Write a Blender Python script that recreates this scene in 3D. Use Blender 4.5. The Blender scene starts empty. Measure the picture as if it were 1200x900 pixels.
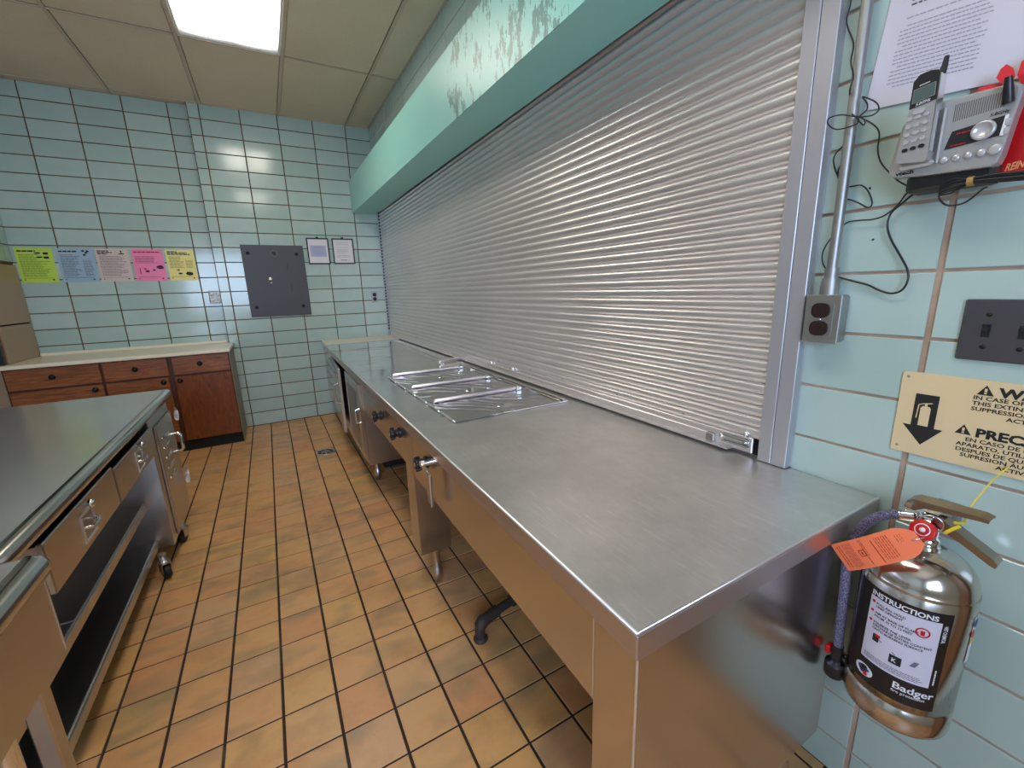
import bpy, bmesh, math, random
from mathutils import Vector, Matrix
random.seed(7)
S = bpy.context.scene
COL = S.collection
PI = math.pi

# ---------------------------------------------------------------- camera
CR = Vector((0.86778435, -0.49600857, -0.03042746))
CU = Vector((0.13650193, 0.17904528, 0.97432541))
CF = Vector((0.47782586, 0.84965775, -0.22307882))
CP = Vector((0, 0, 1.31457))
FPX = 494.656
cam = bpy.data.cameras.new('camera')
cam.sensor_width = 36; cam.lens = FPX / 1200 * 36; cam.clip_start = 0.02
co = bpy.data.objects.new('camera', cam); COL.objects.link(co)
co.matrix_world = Matrix(((CR.x, CU.x, -CF.x, CP.x), (CR.y, CU.y, -CF.y, CP.y), (CR.z, CU.z, -CF.z, CP.z), (0, 0, 0, 1)))
S.camera = co

# ---------------------------------------------------------------- world, lamps, exposure
S.view_settings.view_transform = 'Standard'; S.view_settings.look = 'None'
S.view_settings.gamma = 1; S.view_settings.use_curve_mapping = False
S.view_settings.exposure = 0.19
w = bpy.data.worlds.new('world'); S.world = w; w.use_nodes = True
w.node_tree.nodes['Background'].inputs[0].default_value = (.55, .68, 1, 1)
w.node_tree.nodes['Background'].inputs[1].default_value = 0.6
TROFFER = 13.0          # brightness of the fluorescent diffusers
def area(name, loc, rot, sx, sy, power, col):
    l = bpy.data.lights.new(name, 'AREA'); l.shape = 'RECTANGLE'; l.size = sx; l.size_y = sy
    l.energy = power; l.color = col
    o = bpy.data.objects.new(name, l); COL.objects.link(o); o.location = loc; o.rotation_euler = rot
    return o
# daylight through the window in the wall behind the camera (outside the frame)
area('window_daylight', (-.75, -1.55, 1.62), (PI/2, 0, 0), 1.5, 1.25, 72, (.56, .72, 1.0))

# ---------------------------------------------------------------- dimensions
W, D, H = 1.164, 4.9475, 2.966
DL = D + .07                       # recessed left part of the far wall
FX, FY, TP = -.2913, 1.4774, .15786 # floor tile grid
ZP, TH, TW, XM0 = .1372, .1355, .3048, -.2893
ZQ, YV = .3726, .3303

# ---------------------------------------------------------------- materials
def srgb(r, g, b):
    f = lambda c: (c/255/12.92) if c/255 <= .04045 else ((c/255+.055)/1.055)**2.4
    return (f(r), f(g), f(b), 1)
MATS = {}
def mat(name, col, rough=.5, metal=0., **k):
    if name in MATS: return MATS[name]
    m = bpy.data.materials.new(name); m.use_nodes = True
    b = m.node_tree.nodes['Principled BSDF']
    b.inputs['Base Color'].default_value = col; b.inputs['Roughness'].default_value = rough
    b.inputs['Metallic'].default_value = metal
    for kk, v in k.items(): b.inputs[kk.replace('_', ' ')].default_value = v
    MATS[name] = m; return m
class N:
    def __init__(s, m): s.t = m.node_tree; s.b = s.t.nodes['Principled BSDF']
    def n(s, ty, **k):
        x = s.t.nodes.new(ty)
        for a, v in k.items(): setattr(x, a, v)
        return x
    def l(s, a, b): s.t.links.new(a, b)
    def pos(s, scale=(1, 1, 1), rot=(0, 0, 0), obj=False):
        g = s.n('ShaderNodeTexCoord') if obj else s.n('ShaderNodeNewGeometry')
        mp = s.n('ShaderNodeMapping'); mp.inputs['Scale'].default_value = scale; mp.inputs['Rotation'].default_value = rot
        s.l(g.outputs['Object' if obj else 'Position'], mp.inputs[0]); return mp.outputs[0]
    def noise(s, vec, scale, detail=3, rough=.5, dist=0):
        x = s.n('ShaderNodeTexNoise'); s.l(vec, x.inputs['Vector'])
        x.inputs['Scale'].default_value = scale; x.inputs['Detail'].default_value = detail
        x.inputs['Roughness'].default_value = rough; x.inputs['Distortion'].default_value = dist
        return x.outputs['Fac']
    def ramp(s, fac, stops):
        x = s.n('ShaderNodeValToRGB'); s.l(fac, x.inputs[0]); e = x.color_ramp.elements
        while len(e) < len(stops): e.new(.5)
        for i, (p, c) in enumerate(stops):
            e[i].position = p; e[i].color = c if len(c) == 4 else (*c, 1)
        return x.outputs[0]
    def mix(s, fac, a, b, mode='MIX'):
        x = s.n('ShaderNodeMix', data_type='RGBA', blend_type=mode)
        if isinstance(fac, float): x.inputs[0].default_value = fac
        else: s.l(fac, x.inputs[0])
        for i, v in ((6, a), (7, b)):
            if isinstance(v, tuple): x.inputs[i].default_value = v
            else: s.l(v, x.inputs[i])
        return x.outputs[2]
    def math(s, op, a, b=0.):
        x = s.n('ShaderNodeMath', operation=op)
        for i, v in enumerate((a, b)):
            if isinstance(v, (int, float)): x.inputs[i].default_value = v
            else: s.l(v, x.inputs[i])
        return x.outputs[0]
    def bump(s, h, strength, dist=.01):
        x = s.n('ShaderNodeBump'); x.inputs['Strength'].default_value = strength; x.inputs['Distance'].default_value = dist
        s.l(h, x.inputs['Height']); s.l(x.outputs[0], s.b.inputs['Normal'])
    def cell(s, orig, size):
        """white noise per grid cell of the world position"""
        g = s.n('ShaderNodeNewGeometry')
        v = s.n('ShaderNodeVectorMath', operation='SUBTRACT'); s.l(g.outputs['Position'], v.inputs[0]); v.inputs[1].default_value = orig
        d = s.n('ShaderNodeVectorMath', operation='DIVIDE'); s.l(v.outputs[0], d.inputs[0]); d.inputs[1].default_value = size
        f = s.n('ShaderNodeVectorMath', operation='FLOOR'); s.l(d.outputs[0], f.inputs[0])
        wn = s.n('ShaderNodeTexWhiteNoise', noise_dimensions='3D'); s.l(f.outputs[0], wn.inputs['Vector'])
        return wn.outputs['Value'], wn.outputs['Color']

def wall_tile_mat(name, orig, size):
    m = mat(name, (1, 1, 1, 1), .16, 0, Coat_Weight=.3, Coat_Roughness=.06); s = N(m)
    v, _ = s.cell(orig, size)
    c = s.ramp(v, [(0, srgb(170, 192, 184)), (.5, srgb(176, 198, 191)), (1, srgb(184, 204, 198))])
    n = s.noise(s.pos(), 9, 4)
    c = s.mix(s.ramp(n, [(.4, (0, 0, 0)), (.75, (.35, .35, .35))]), c, srgb(162, 187, 181))
    s.l(c, s.b.inputs['Base Color'])
    s.bump(s.noise(s.pos(), 14, 2), .12, .004)
    return m
M_TFAR = wall_tile_mat('mint_glazed_tile_far', (XM0, D-.5, ZP-TH*3), (TW, 5, TH))
M_TLEFT = wall_tile_mat('mint_glazed_tile_left', (-.52-TW*6, D-.5, ZP-TH*3), (TW, 5, TH))
M_TRIGHT = wall_tile_mat('mint_glazed_tile_right', (W-.5, YV-TW*12, ZQ-TH*4), (5, TW, TH))

m = mat('wall_grout', (1, 1, 1, 1), .9); s = N(m)
s.l(s.ramp(s.noise(s.pos(), 6, 4), [(.3, srgb(84, 62, 38)), (.7, srgb(120, 94, 64))]), s.b.inputs['Base Color']); M_GROUT = m
m = mat('wall_grout_near', (1, 1, 1, 1), .9); s = N(m)
s.l(s.ramp(s.noise(s.pos(), 14, 4), [(.3, srgb(160, 132, 112)), (.7, srgb(190, 165, 146))]), s.b.inputs['Base Color']); M_GROUT2 = m

m = mat('floor_grout', (1, 1, 1, 1), .85); s = N(m)
n = s.noise(s.pos(), 2.2, 6, .7)
s.l(s.ramp(n, [(.35, srgb(40, 28, 20)), (.55, srgb(58, 42, 32)), (.75, srgb(110, 96, 84))]), s.b.inputs['Base Color']); M_FGROUT = m

m = mat('quarry_tile', (1, 1, 1, 1), .36); s = N(m)
v, vc = s.cell((FX, FY-TP*20, -1), (TP, TP, 5))
base = s.ramp(v, [(0, srgb(214, 157, 102)), (.25, srgb(210, 161, 108)), (.5, srgb(214, 164, 100)), (.75, srgb(208, 161, 116)), (1, srgb(210, 150, 100))])
# kiln flashing: greyish olive clouds that differ per tile
add = s.n('ShaderNodeVectorMath', operation='MULTIPLY_ADD'); s.l(vc, add.inputs[0]); add.inputs[1].default_value = (9, 9, 9); s.l(s.pos((5.2, 9.5, 1), (0, 0, .5)), add.inputs[2])
fl = s.noise(add.outputs[0], .8, 2, .5, .4)
c = s.mix(s.ramp(fl, [(.48, (0, 0, 0)), (.72, (.75, .75, .75))]), base, srgb(146, 128, 96))
fl2 = s.noise(add.outputs[0], 1.4, 2)
c = s.mix(s.ramp(fl2, [(.5, (0, 0, 0)), (.8, (.5, .5, .5))]), c, srgb(210, 138, 86))
sp = s.noise(s.pos(), 190, 2)
c = s.mix(s.ramp(sp, [(.70, (0, 0, 0)), (.76, (.6, .6, .6))]), c, srgb(110, 70, 44))
dirt = s.noise(s.pos(), 3.2, 5, .65)
c = s.mix(s.ramp(dirt, [(.5, (0, 0, 0)), (.8, (.45, .45, .45))]), c, srgb(120, 82, 48))
s.l(c, s.b.inputs['Base Color'])
s.l(s.ramp(s.noise(s.pos(), 30, 3), [(.3, (.32, .32, .32)), (.7, (.5, .5, .5))]), s.b.inputs['Roughness'])
s.bump(s.noise(s.pos(), 60, 3), .25, .002); M_FLOOR = m

m = mat('ceiling_board', (1, 1, 1, 1), .9); s = N(m)
c = s.ramp(s.noise(s.pos(), 1.6, 3), [(.3, srgb(216, 198, 172)), (.7, srgb(226, 209, 184))])
c = s.mix(s.ramp(s.noise(s.pos(), 120, 2), [(.55, (0, 0, 0)), (.7, (.22, .22, .22))]), c, srgb(180, 160, 134))
s.l(c, s.b.inputs['Base Color']); s.bump(s.noise(s.pos(), 160, 2), .25, .003); M_CEIL = m
M_TEE = mat('ceiling_tee_paint', srgb(200, 180, 156), .45)

def steel(name, col=(.60, .585, .56), r0=.18, r1=.32, stretch=(3, 25, 25), bump=.0, wave=0., wscale=3.):
    m = mat(name, (*col, 1), r0, 1.); s = N(m)
    s.b.inputs['Roughness'].default_value = (r0+r1)/2
    c = s.mix(s.ramp(s.noise(s.pos(), 2.5, 1, .4), [(.35, (0, 0, 0)), (.7, (.35, .35, .35))]), (*col, 1), tuple(x*.84 for x in col)+(1,))
    s.l(c, s.b.inputs['Base Color'])
    if wave == 'ripple':
        wt_ = s.n('ShaderNodeTexWave', wave_type='BANDS', bands_direction='DIAGONAL'); s.l(s.pos(), wt_.inputs['Vector'])
        for k_, v_ in (('Scale', 7.), ('Distortion', 14.), ('Detail', 1.), ('Detail Scale', .55)): wt_.inputs[k_].default_value = v_
        s.bump(s.math('ADD', s.math('MULTIPLY', wt_.outputs['Fac'], .16), s.math('MULTIPLY', s.noise(s.pos(), 7, 1), .8)), 1., .01)
    elif wave:
        s.bump(s.math('MULTIPLY', s.noise(s.pos(), wscale, 1, .4), wave), 1., .01)
    return m
M_TOP = None
m = mat('worktop_steel', (.60, .60, .58, 1), .25, .88); s = N(m)
bl = s.noise(s.pos(), 4, 6, .7); gr = s.noise(s.pos((70, 7, 20), (0, 0, .5)), 3, 4, .7)
sx = s.n('ShaderNodeSeparateXYZ'); g = s.n('ShaderNodeNewGeometry'); s.l(g.outputs['Position'], sx.inputs[0])
mr = s.n('ShaderNodeMapRange'); s.l(sx.outputs['Y'], mr.inputs[0])
for i, v in ((1, 1.2), (2, 3.0), (3, .33), (4, .035)): mr.inputs[i].default_value = v
rr = s.math('ADD', mr.outputs[0], s.math('MULTIPLY', s.math('SUBTRACT', bl, .5), .06))
s.l(s.math('MAXIMUM', rr, .02), s.b.inputs['Roughness'])
scr = s.noise(s.pos((150, 5, 1), (0, 0, .9)), 1.6, 3, .8)
scr2 = s.noise(s.pos((140, 6, 1), (0, 0, -.7)), 1.4, 3, .8)
c = s.mix(s.ramp(scr, [(.58, (0, 0, 0)), (.68, (.7, .7, .7))]), (.78, .745, .715, 1), (.97, .94, .91, 1))
c = s.mix(s.ramp(scr2, [(.60, (0, 0, 0)), (.68, (.6, .6, .6))]), c, (.97, .94, .91, 1))
c = s.mix(s.ramp(bl, [(.38, (.6, .6, .6)), (.62, (0, 0, 0))]), c, (.60, .575, .55, 1))
s.l(c, s.b.inputs['Base Color'])
h = s.math('ADD', s.math('MULTIPLY', gr, .02), s.math('MULTIPLY', s.noise(s.pos(), 6, 2, .4), .35))
s.bump(h, .6, .01); M_TOP = m
m = mat('table_top_steel', (.5, .5, .48, 1), .2, .75); s = N(m)
bl = s.noise(s.pos(), 3, 2, .5)
scr = s.noise(s.pos((10, 120, 1), (0, 0, .35)), 1.3, 3, .8)
c = s.mix(s.ramp(scr, [(.58, (0, 0, 0)), (.70, (.5, .5, .5))]), (.66, .64, .62, 1), (.92, .90, .88, 1))
c = s.mix(s.ramp(s.noise(s.pos(), 2.2, 2), [(.35, (.4, .4, .4)), (.65, (0, 0, 0))]), c, (.54, .52, .50, 1))
s.l(c, s.b.inputs['Base Color']); s.bump(s.math('MULTIPLY', s.noise(s.pos(), 4, 2), .06), .6, .01); M_TTOP = m
M_STEEL = steel('satin_steel', (.66, .62, .59), .20, .30)
M_STEEL2 = steel('cabinet_steel', (.60, .57, .54), .24, .34)
M_MIRROR = steel('polished_lid_steel', (.68, .67, .66), .07, .12, wave='ripple')
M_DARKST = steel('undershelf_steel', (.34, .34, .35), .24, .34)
M_EXT = steel('extinguisher_steel', (.66, .62, .58), .11, .2, stretch=(4, 4, 60), bump=.0)
M_CHROME = mat('chrome', (.82, .82, .82, 1), .08, 1.)
M_GALV = steel('galvanised_steel', (.40, .40, .39), .4, .55, stretch=(30, 30, 30), bump=.0)
M_EDGE = mat('bright_highlight_steel', (.88, .86, .88, 1), .34, .9)  # paler steel: edge highlights put into the colour, also bright fittings
M_DRIP = steel('drip_edge_steel', (.70, .64, .65), .34, .44)

m = mat('mint_gloss_paint', srgb(150, 211, 202), .34, 0, Specular_IOR_Level=.4); s = N(m)
sx = s.n('ShaderNodeSeparateXYZ'); g = s.n('ShaderNodeNewGeometry'); s.l(g.outputs['Position'], sx.inputs[0])
def band(s, out, a, b, c_, d):
    x = s.n('ShaderNodeMapRange'); s.l(out, x.inputs[0]); x.inputs[1].default_value = a; x.inputs[2].default_value = b
    y = s.n('ShaderNodeMapRange'); s.l(out, y.inputs[0]); y.inputs[1].default_value = c_; y.inputs[2].default_value = d
    y.inputs[3].default_value = 1; y.inputs[4].default_value = 0
    return s.math('MULTIPLY', x.outputs[0], y.outputs[0])
reg = band(s, sx.outputs['Y'], 1.0, 1.2, 2.15, 2.4)
pn = s.noise(s.pos((1, 1, .45)), 22, 6, .75)
patch = s.noise(s.pos(), 5.5, 2)
v = s.math('MULTIPLY', s.math('ADD', pn, s.math('MULTIPLY', patch, .5)), reg)
c = s.mix(s.ramp(v, [(.79, (0, 0, 0)), (.81, (.85, .85, .85))]), srgb(150, 211, 202), srgb(86, 126, 120))
s.l(c, s.b.inputs['Base Color']); s.bump(s.noise(s.pos(), 6, 2), .10, .01); M_MINT = m

M_MINT2 = mat('mint_gloss_paint_plain', srgb(150, 211, 202), .34, 0, Specular_IOR_Level=.4)
m = mat('shutter_aluminium', (.66, .63, .63, 1), .34, .78); s = N(m)
c = s.ramp(s.noise(s.pos(), 1.5, 1), [(.3, (.80, .75, .74)), (.7, (.86, .81, .80))])
s.l(c, s.b.inputs['Base Color'])
M_SHUT = m
M_TRACK = mat('track_aluminium', (.56, .55, .60, 1), .42, .7)
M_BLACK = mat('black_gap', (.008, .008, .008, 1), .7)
M_BPLAST = mat('black_plastic', (.014, .014, .016, 1), .35)
M_SPLAST = mat('silver_plastic', srgb(172, 170, 168), .32, .35)
M_SPLAST2 = mat('silver_button_plastic', srgb(196, 194, 194), .25, .3)
M_WHITE = mat('white_plastic', srgb(225, 225, 228), .4)
M_RED = mat('red_plastic', srgb(200, 20, 26), .35)
M_INK = mat('black_ink', (.012, .012, .012, 1), .6)
M_GINK = mat('grey_ink', srgb(158, 155, 170), .7)
M_CREAM = mat('cream_laminate', srgb(238, 228, 204), .3)
M_BEIGE = mat('beige_enamel', srgb(166, 140, 112), .4)
M_CABSIDE = mat('cabinet_side_laminate', srgb(142, 134, 116), .5)
M_RUB = mat('black_rubber', (.012, .012, .012, 1), .55)
M_IRON = mat('black_wrought_iron', (.02, .017, .015, 1), .4, .6)
M_SIGN = mat('aged_cream_sign', srgb(226, 202, 158), .4)
M_PANEL = mat('grey_panel_enamel', srgb(72, 69, 76), .45)
M_BAKE = mat('brown_bakelite', srgb(44, 24, 22), .3)
M_YEL = mat('yellow_tie', srgb(232, 208, 60), .4)
M_TAN = mat('tan_twist_tie', srgb(168, 130, 72), .6)
M_GREEN = mat('green_leaf', srgb(60, 120, 50), .5)
M_LCD = mat('lcd_screen', srgb(84, 100, 96), .2)
M_PETAL = mat('red_petal', srgb(214, 30, 40), .55)
M_PIPE = mat('grimy_pipe', srgb(70, 64, 60), .6, .4)
M_OUTER = mat('plain_plaster', srgb(196, 204, 198), .7)
M_GLASS = mat('window_glass', (.9, .95, 1, 1), .05, 0, Transmission_Weight=1.)
m = mat('braided_hose', srgb(92, 88, 116), .6); s = N(m)
s.l(s.ramp(s.noise(s.pos((1, 1, 1)), 380, 2), [(.4, srgb(66, 62, 88)), (.6, srgb(134, 130, 158))]), s.b.inputs['Base Color']); M_HOSE = m
m = mat('varnished_oak', (1, 1, 1, 1), .35); s = N(m)
wn = s.noise(s.pos((2.2, 2, 26)), 2.2, 5, .65, 1.2)
c = s.ramp(wn, [(.3, srgb(96, 48, 20)), (.5, srgb(136, 76, 34)), (.7, srgb(166, 100, 48))])
s.l(c, s.b.inputs['Base Color']); M_OAKH = m
m = mat('varnished_oak_upright', (1, 1, 1, 1), .35); s = N(m)
wn = s.noise(s.pos((16, 2, 3)), 2.2, 5, .65, 1.4)
c = s.ramp(wn, [(.3, srgb(98, 48, 20)), (.5, srgb(122, 62, 26)), (.7, srgb(140, 76, 34))])
s.l(c, s.b.inputs['Base Color']); M_OAKV = m
M_OAKD = mat('dark_oak_frame', srgb(74, 34, 16), .5)
def paper(name, *c): return mat(name, srgb(*c), .35)

# diffuser: prismatic sheet lit by two tubes
m = mat('fluorescent_diffuser', (.9, .9, .88, 1), .4); s = N(m)
s.b.inputs['Emission Color'].default_value = (1, .93, .80, 1)
tc = s.n('ShaderNodeTexCoord'); sx = s.n('ShaderNodeSeparateXYZ'); s.l(tc.outputs['Object'], sx.inputs[0])
a = s.math('ABSOLUTE', s.math('SUBTRACT', s.math('ABSOLUTE', sx.outputs['X']), .12))
mr = s.n('ShaderNodeMapRange'); s.l(a, mr.inputs[0])
for i, v in ((1, .03), (2, .16), (3, TROFFER), (4, TROFFER*.14)): mr.inputs[i].default_value = v
b_ = s.math('ABSOLUTE', sx.outputs['Y']); mr2 = s.n('ShaderNodeMapRange'); s.l(b_, mr2.inputs[0])
for i, v in ((1, .40), (2, .575), (3, 1), (4, .015)): mr2.inputs[i].default_value = v
s.l(s.math('MULTIPLY', mr.outputs[0], mr2.outputs[0]), s.b.inputs['Emission Strength']); M_DIFF = m

# ---------------------------------------------------------------- mesh helpers
class MB:
    def __init__(s): s.v = []; s.f = []; s.sm = []
    def add(s, vs, fs, smooth=False, T=None):
        o = len(s.v)
        s.v += [tuple(T @ Vector(v)) if T else tuple(v) for v in vs]
        s.f += [tuple(i+o for i in f) for f in fs]; s.sm += [smooth]*len(fs); return s
    def box(s, x0, x1, y0, y1, z0, z1, c=0., T=None):
        x0, x1 = min(x0, x1), max(x0, x1); y0, y1 = min(y0, y1), max(y0, y1); z0, z1 = min(z0, z1), max(z0, z1)
        c = min(c, .45*min(x1-x0, y1-y0, z1-z0))
        if c <= 0:
            v = [(x, y, z) for x in (x0, x1) for y in (y0, y1) for z in (z0, z1)]
            return s.add(v, [(0, 1, 3, 2), (4, 6, 7, 5), (0, 4, 5, 1), (2, 3, 7, 6), (0, 2, 6, 4), (1, 5, 7, 3)], T=T)
        vs = []; idx = {}
        L = ((x0, x1), (y0, y1), (z0, z1))
        for a in (0, 1):
            for b in (0, 1):
                for d in (0, 1):
                    for ax in range(3):
                        p = [L[0][a], L[1][b], L[2][d]]
                        for k, bit in enumerate((a, b, d)):
                            if k != ax: p[k] += c if bit == 0 else -c
                        idx[(a, b, d, ax)] = len(vs); vs.append(tuple(p))
        fs = []
        for ax in range(3):
            o = [k for k in range(3) if k != ax]
            for bit in (0, 1):
                q = []
                for (m_, n_) in ((0, 0), (1, 0), (1, 1), (0, 1)):
                    t = [0, 0, 0]; t[ax] = bit; t[o[0]] = m_; t[o[1]] = n_; q.append(idx[(*t, ax)])
                fs.append(tuple(q))
        for ax in range(3):
            o = [k for k in range(3) if k != ax]
            for m_ in (0, 1):
                for n_ in (0, 1):
                    q = []
                    for bit, a2 in ((0, o[0]), (1, o[0]), (1, o[1]), (0, o[1])):
                        t = [0, 0, 0]; t[ax] = bit; t[o[0]] = m_; t[o[1]] = n_; q.append(idx[(*t, a2)])
                    fs.append(tuple(q))
        for a in (0, 1):
            for b in (0, 1):
                for d in (0, 1): fs.append(tuple(idx[(a, b, d, k)] for k in range(3)))
        return s.add(vs, fs, T=T)
    def tube(s, pts, r, n=10, closed=False, T=None):
        pts = [Vector(p) for p in pts]; k = len(pts)
        rs = r if isinstance(r, (list, tuple)) else [r]*k
        vs = []; prev = None
        for i, p in enumerate(pts):
            a = pts[(i-1) % k] if (closed or i > 0) else p; b = pts[(i+1) % k] if (closed or i < k-1) else p
            t = (b-a); t = t.normalized() if t.length > 1e-9 else Vector((0, 0, 1))
            if prev is None:
                up = Vector((0, 0, 1)) if abs(t.z) < .9 else Vector((1, 0, 0)); u = t.cross(up).normalized()
            else:
                u = prev - t*prev.dot(t); u = u.normalized() if u.length > 1e-9 else t.orthogonal().normalized()
            prev = u; v = t.cross(u)
            for j in range(n):
                an = 2*PI*j/n; vs.append(p + (u*math.cos(an)+v*math.sin(an))*rs[i])
        fs = []
        for i in range(k if closed else k-1):
            for j in range(n):
                a, b = i*n+j, i*n+(j+1) % n; c, d = ((i+1) % k)*n+(j+1) % n, ((i+1) % k)*n+j
                fs.append((a, b, c, d))
        s.add(vs, fs, True, T)
        if not closed:
            s.add(vs[:n], [tuple(range(n))], False, T); s.add(vs[-n:], [tuple(reversed(range(n)))], False, T)
        return s
    def lathe(s, prof, c=(0, 0, 0), n=32, axis='z', T=None, caps=True):
        vs = []; k = len(prof)
        for (r, h) in prof:
            for j in range(n):
                a = 2*PI*j/n; x, y = r*math.cos(a), r*math.sin(a)
                p = (x, y, h) if axis == 'z' else ((h, x, y) if axis == 'x' else (x, h, y))
                vs.append((c[0]+p[0], c[1]+p[1], c[2]+p[2]))
        fs = [(i*n+j, i*n+(j+1) % n, (i+1)*n+(j+1) % n, (i+1)*n+j) for i in range(k-1) for j in range(n)]
        s.add(vs, fs, True, T)
        if caps and prof[0][0] > 1e-6: s.add(vs[:n], [tuple(range(n))], False, T)
        if caps and prof[-1][0] > 1e-6: s.add(vs[-n:], [tuple(range(n))], False, T)
        return s
    def prism(s, poly, d, mapf):
        """poly = 2D outline, extruded 0..d, mapf(u, v, h) -> 3D"""
        n = len(poly); vs = [mapf(u, v, 0) for u, v in poly]+[mapf(u, v, d) for u, v in poly]
        s.add(vs, [tuple(reversed(range(n))), tuple(range(n, 2*n))]+[(i, (i+1) % n, n+(i+1) % n, n+i) for i in range(n)]); return s
    def quad(s, a, b, c, d): return s.add([a, b, c, d], [(0, 1, 2, 3)])
    def mesh(s, name, o=(0, 0, 0)):
        me = bpy.data.meshes.new(name); ox, oy, oz = o
        me.from_pydata([(x-ox, y-oy, z-oz) for x, y, z in s.v], [], s.f)
        me.polygons.foreach_set('use_smooth', s.sm)
        bm = bmesh.new(); bm.from_mesh(me); bmesh.ops.recalc_face_normals(bm, faces=bm.faces)
        bm.to_mesh(me); bm.free(); return me
def rrect(w_, h_, r, n=5, cx=0, cy=0):
    p = []
    for (sx_, sy_, a0) in ((1, 1, 0), (-1, 1, 90), (-1, -1, 180), (1, -1, 270)):
        for i in range(n+1):
            a = math.radians(a0+90*i/n); p.append((cx+sx_*(w_/2-r)+r*math.cos(a), cy+sy_*(h_/2-r)+r*math.sin(a)))
    return p
def obj(name, mb, m, parent=None, label=None, cat=None, group=None, kind=None, origin=None, autosmooth=False):
    if origin is None and parent is None:
        xs, ys, zs = zip(*mb.v); origin = ((min(xs)+max(xs))/2, (min(ys)+max(ys))/2, min(zs))
    off = origin if origin else (0, 0, 0)
    me = mb.mesh(name, off); o = bpy.data.objects.new(name, me); COL.objects.link(o)
    me.materials.append(m)
    if parent: o.parent = parent
    if origin:
        o.location = origin
    if label: o['label'] = label
    if cat: o['category'] = cat
    if group: o['group'] = group
    if kind: o['kind'] = kind
    return o
def thing(name, label, cat, loc=(0, 0, 0), rz=0, group=None):
    """Empty at the thing's base. Its parts are given in world axes and shifted by base()."""
    o = bpy.data.objects.new(name, None); COL.objects.link(o); o.location = loc; o.rotation_euler = (0, 0, rz)
    o.empty_display_size = .05; o['label'] = label; o['category'] = cat
    if group: o['group'] = group
    return o
def part(name, mb, m, root, **k):
    """part whose MB is in WORLD coordinates; root unrotated"""
    l = root.location; mb.v = [(x-l.x, y-l.y, z-l.z) for x, y, z in mb.v]
    return obj(name, mb, m, root, **k)
def sub(name, mb, m, par, root, **k):
    l = root.location; mb.v = [(x-l.x, y-l.y, z-l.z) for x, y, z in mb.v]
    return obj(name, mb, m, par, **k)
def dup(o, parent, loc=None, mesh=None):
    c = o.copy(); COL.objects.link(c); c.parent = parent
    if loc is not None: c.location = loc
    if mesh: c.data = mesh
    return c
def setprops(o, label=None, cat=None, group=None):
    if label: o['label'] = label
    if cat: o['category'] = cat
    if group: o['group'] = group
    return o
def text_mb(txt, size, mapf, bold=0., shear=0., align='LEFT', xs=1., mb=None, res=2):
    """flat lettering; mapf(u, v) -> 3D"""
    cu = bpy.data.curves.new('t', 'FONT'); cu.body = txt; cu.size = size; cu.offset = bold*size; cu.shear = shear
    cu.align_x = align; cu.resolution_u = res; cu.space_line = 1.
    o = bpy.data.objects.new('t', cu); COL.objects.link(o)
    dg = bpy.context.evaluated_depsgraph_get(); me = bpy.data.meshes.new_from_object(o.evaluated_get(dg))
    mb = mb or MB(); mb.add([mapf(v.co.x*xs, v.co.y) for v in me.vertices], [tuple(p.vertices) for p in me.polygons])
    bpy.data.objects.remove(o); bpy.data.curves.remove(cu); bpy.data.meshes.remove(me); return mb
def words(mb, mapf, u0, u1, v, h, ragged=.0, wl=(.006, .018), gap=.003):
    """a row of word-like dashes for print too small to read"""
    u = u0; end = u1-random.random()*ragged*(u1-u0)
    while u < end:
        e = min(end, u+random.uniform(*wl)); mb.quad(mapf(u, v), mapf(e, v), mapf(e, v+h), mapf(u, v+h)); u = e+gap
# wall mappings: right wall (faces -x): u runs to the right of the viewer (towards -y)
def on_right(y0, z0, off=.001):
    return lambda u, v, h=0.: (W-off-h, y0-u, z0+v)
def on_far(x0, z0, y=D, off=.001):
    return lambda u, v, h=0.: (x0+u, y-off-h, z0+v)

def project(p):
    d = Vector(p)-CP; z = d.dot(CF)
    if z < .05: return None
    return (600+FPX*d.dot(CR)/z, 450-FPX*d.dot(CU)/z)

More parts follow.
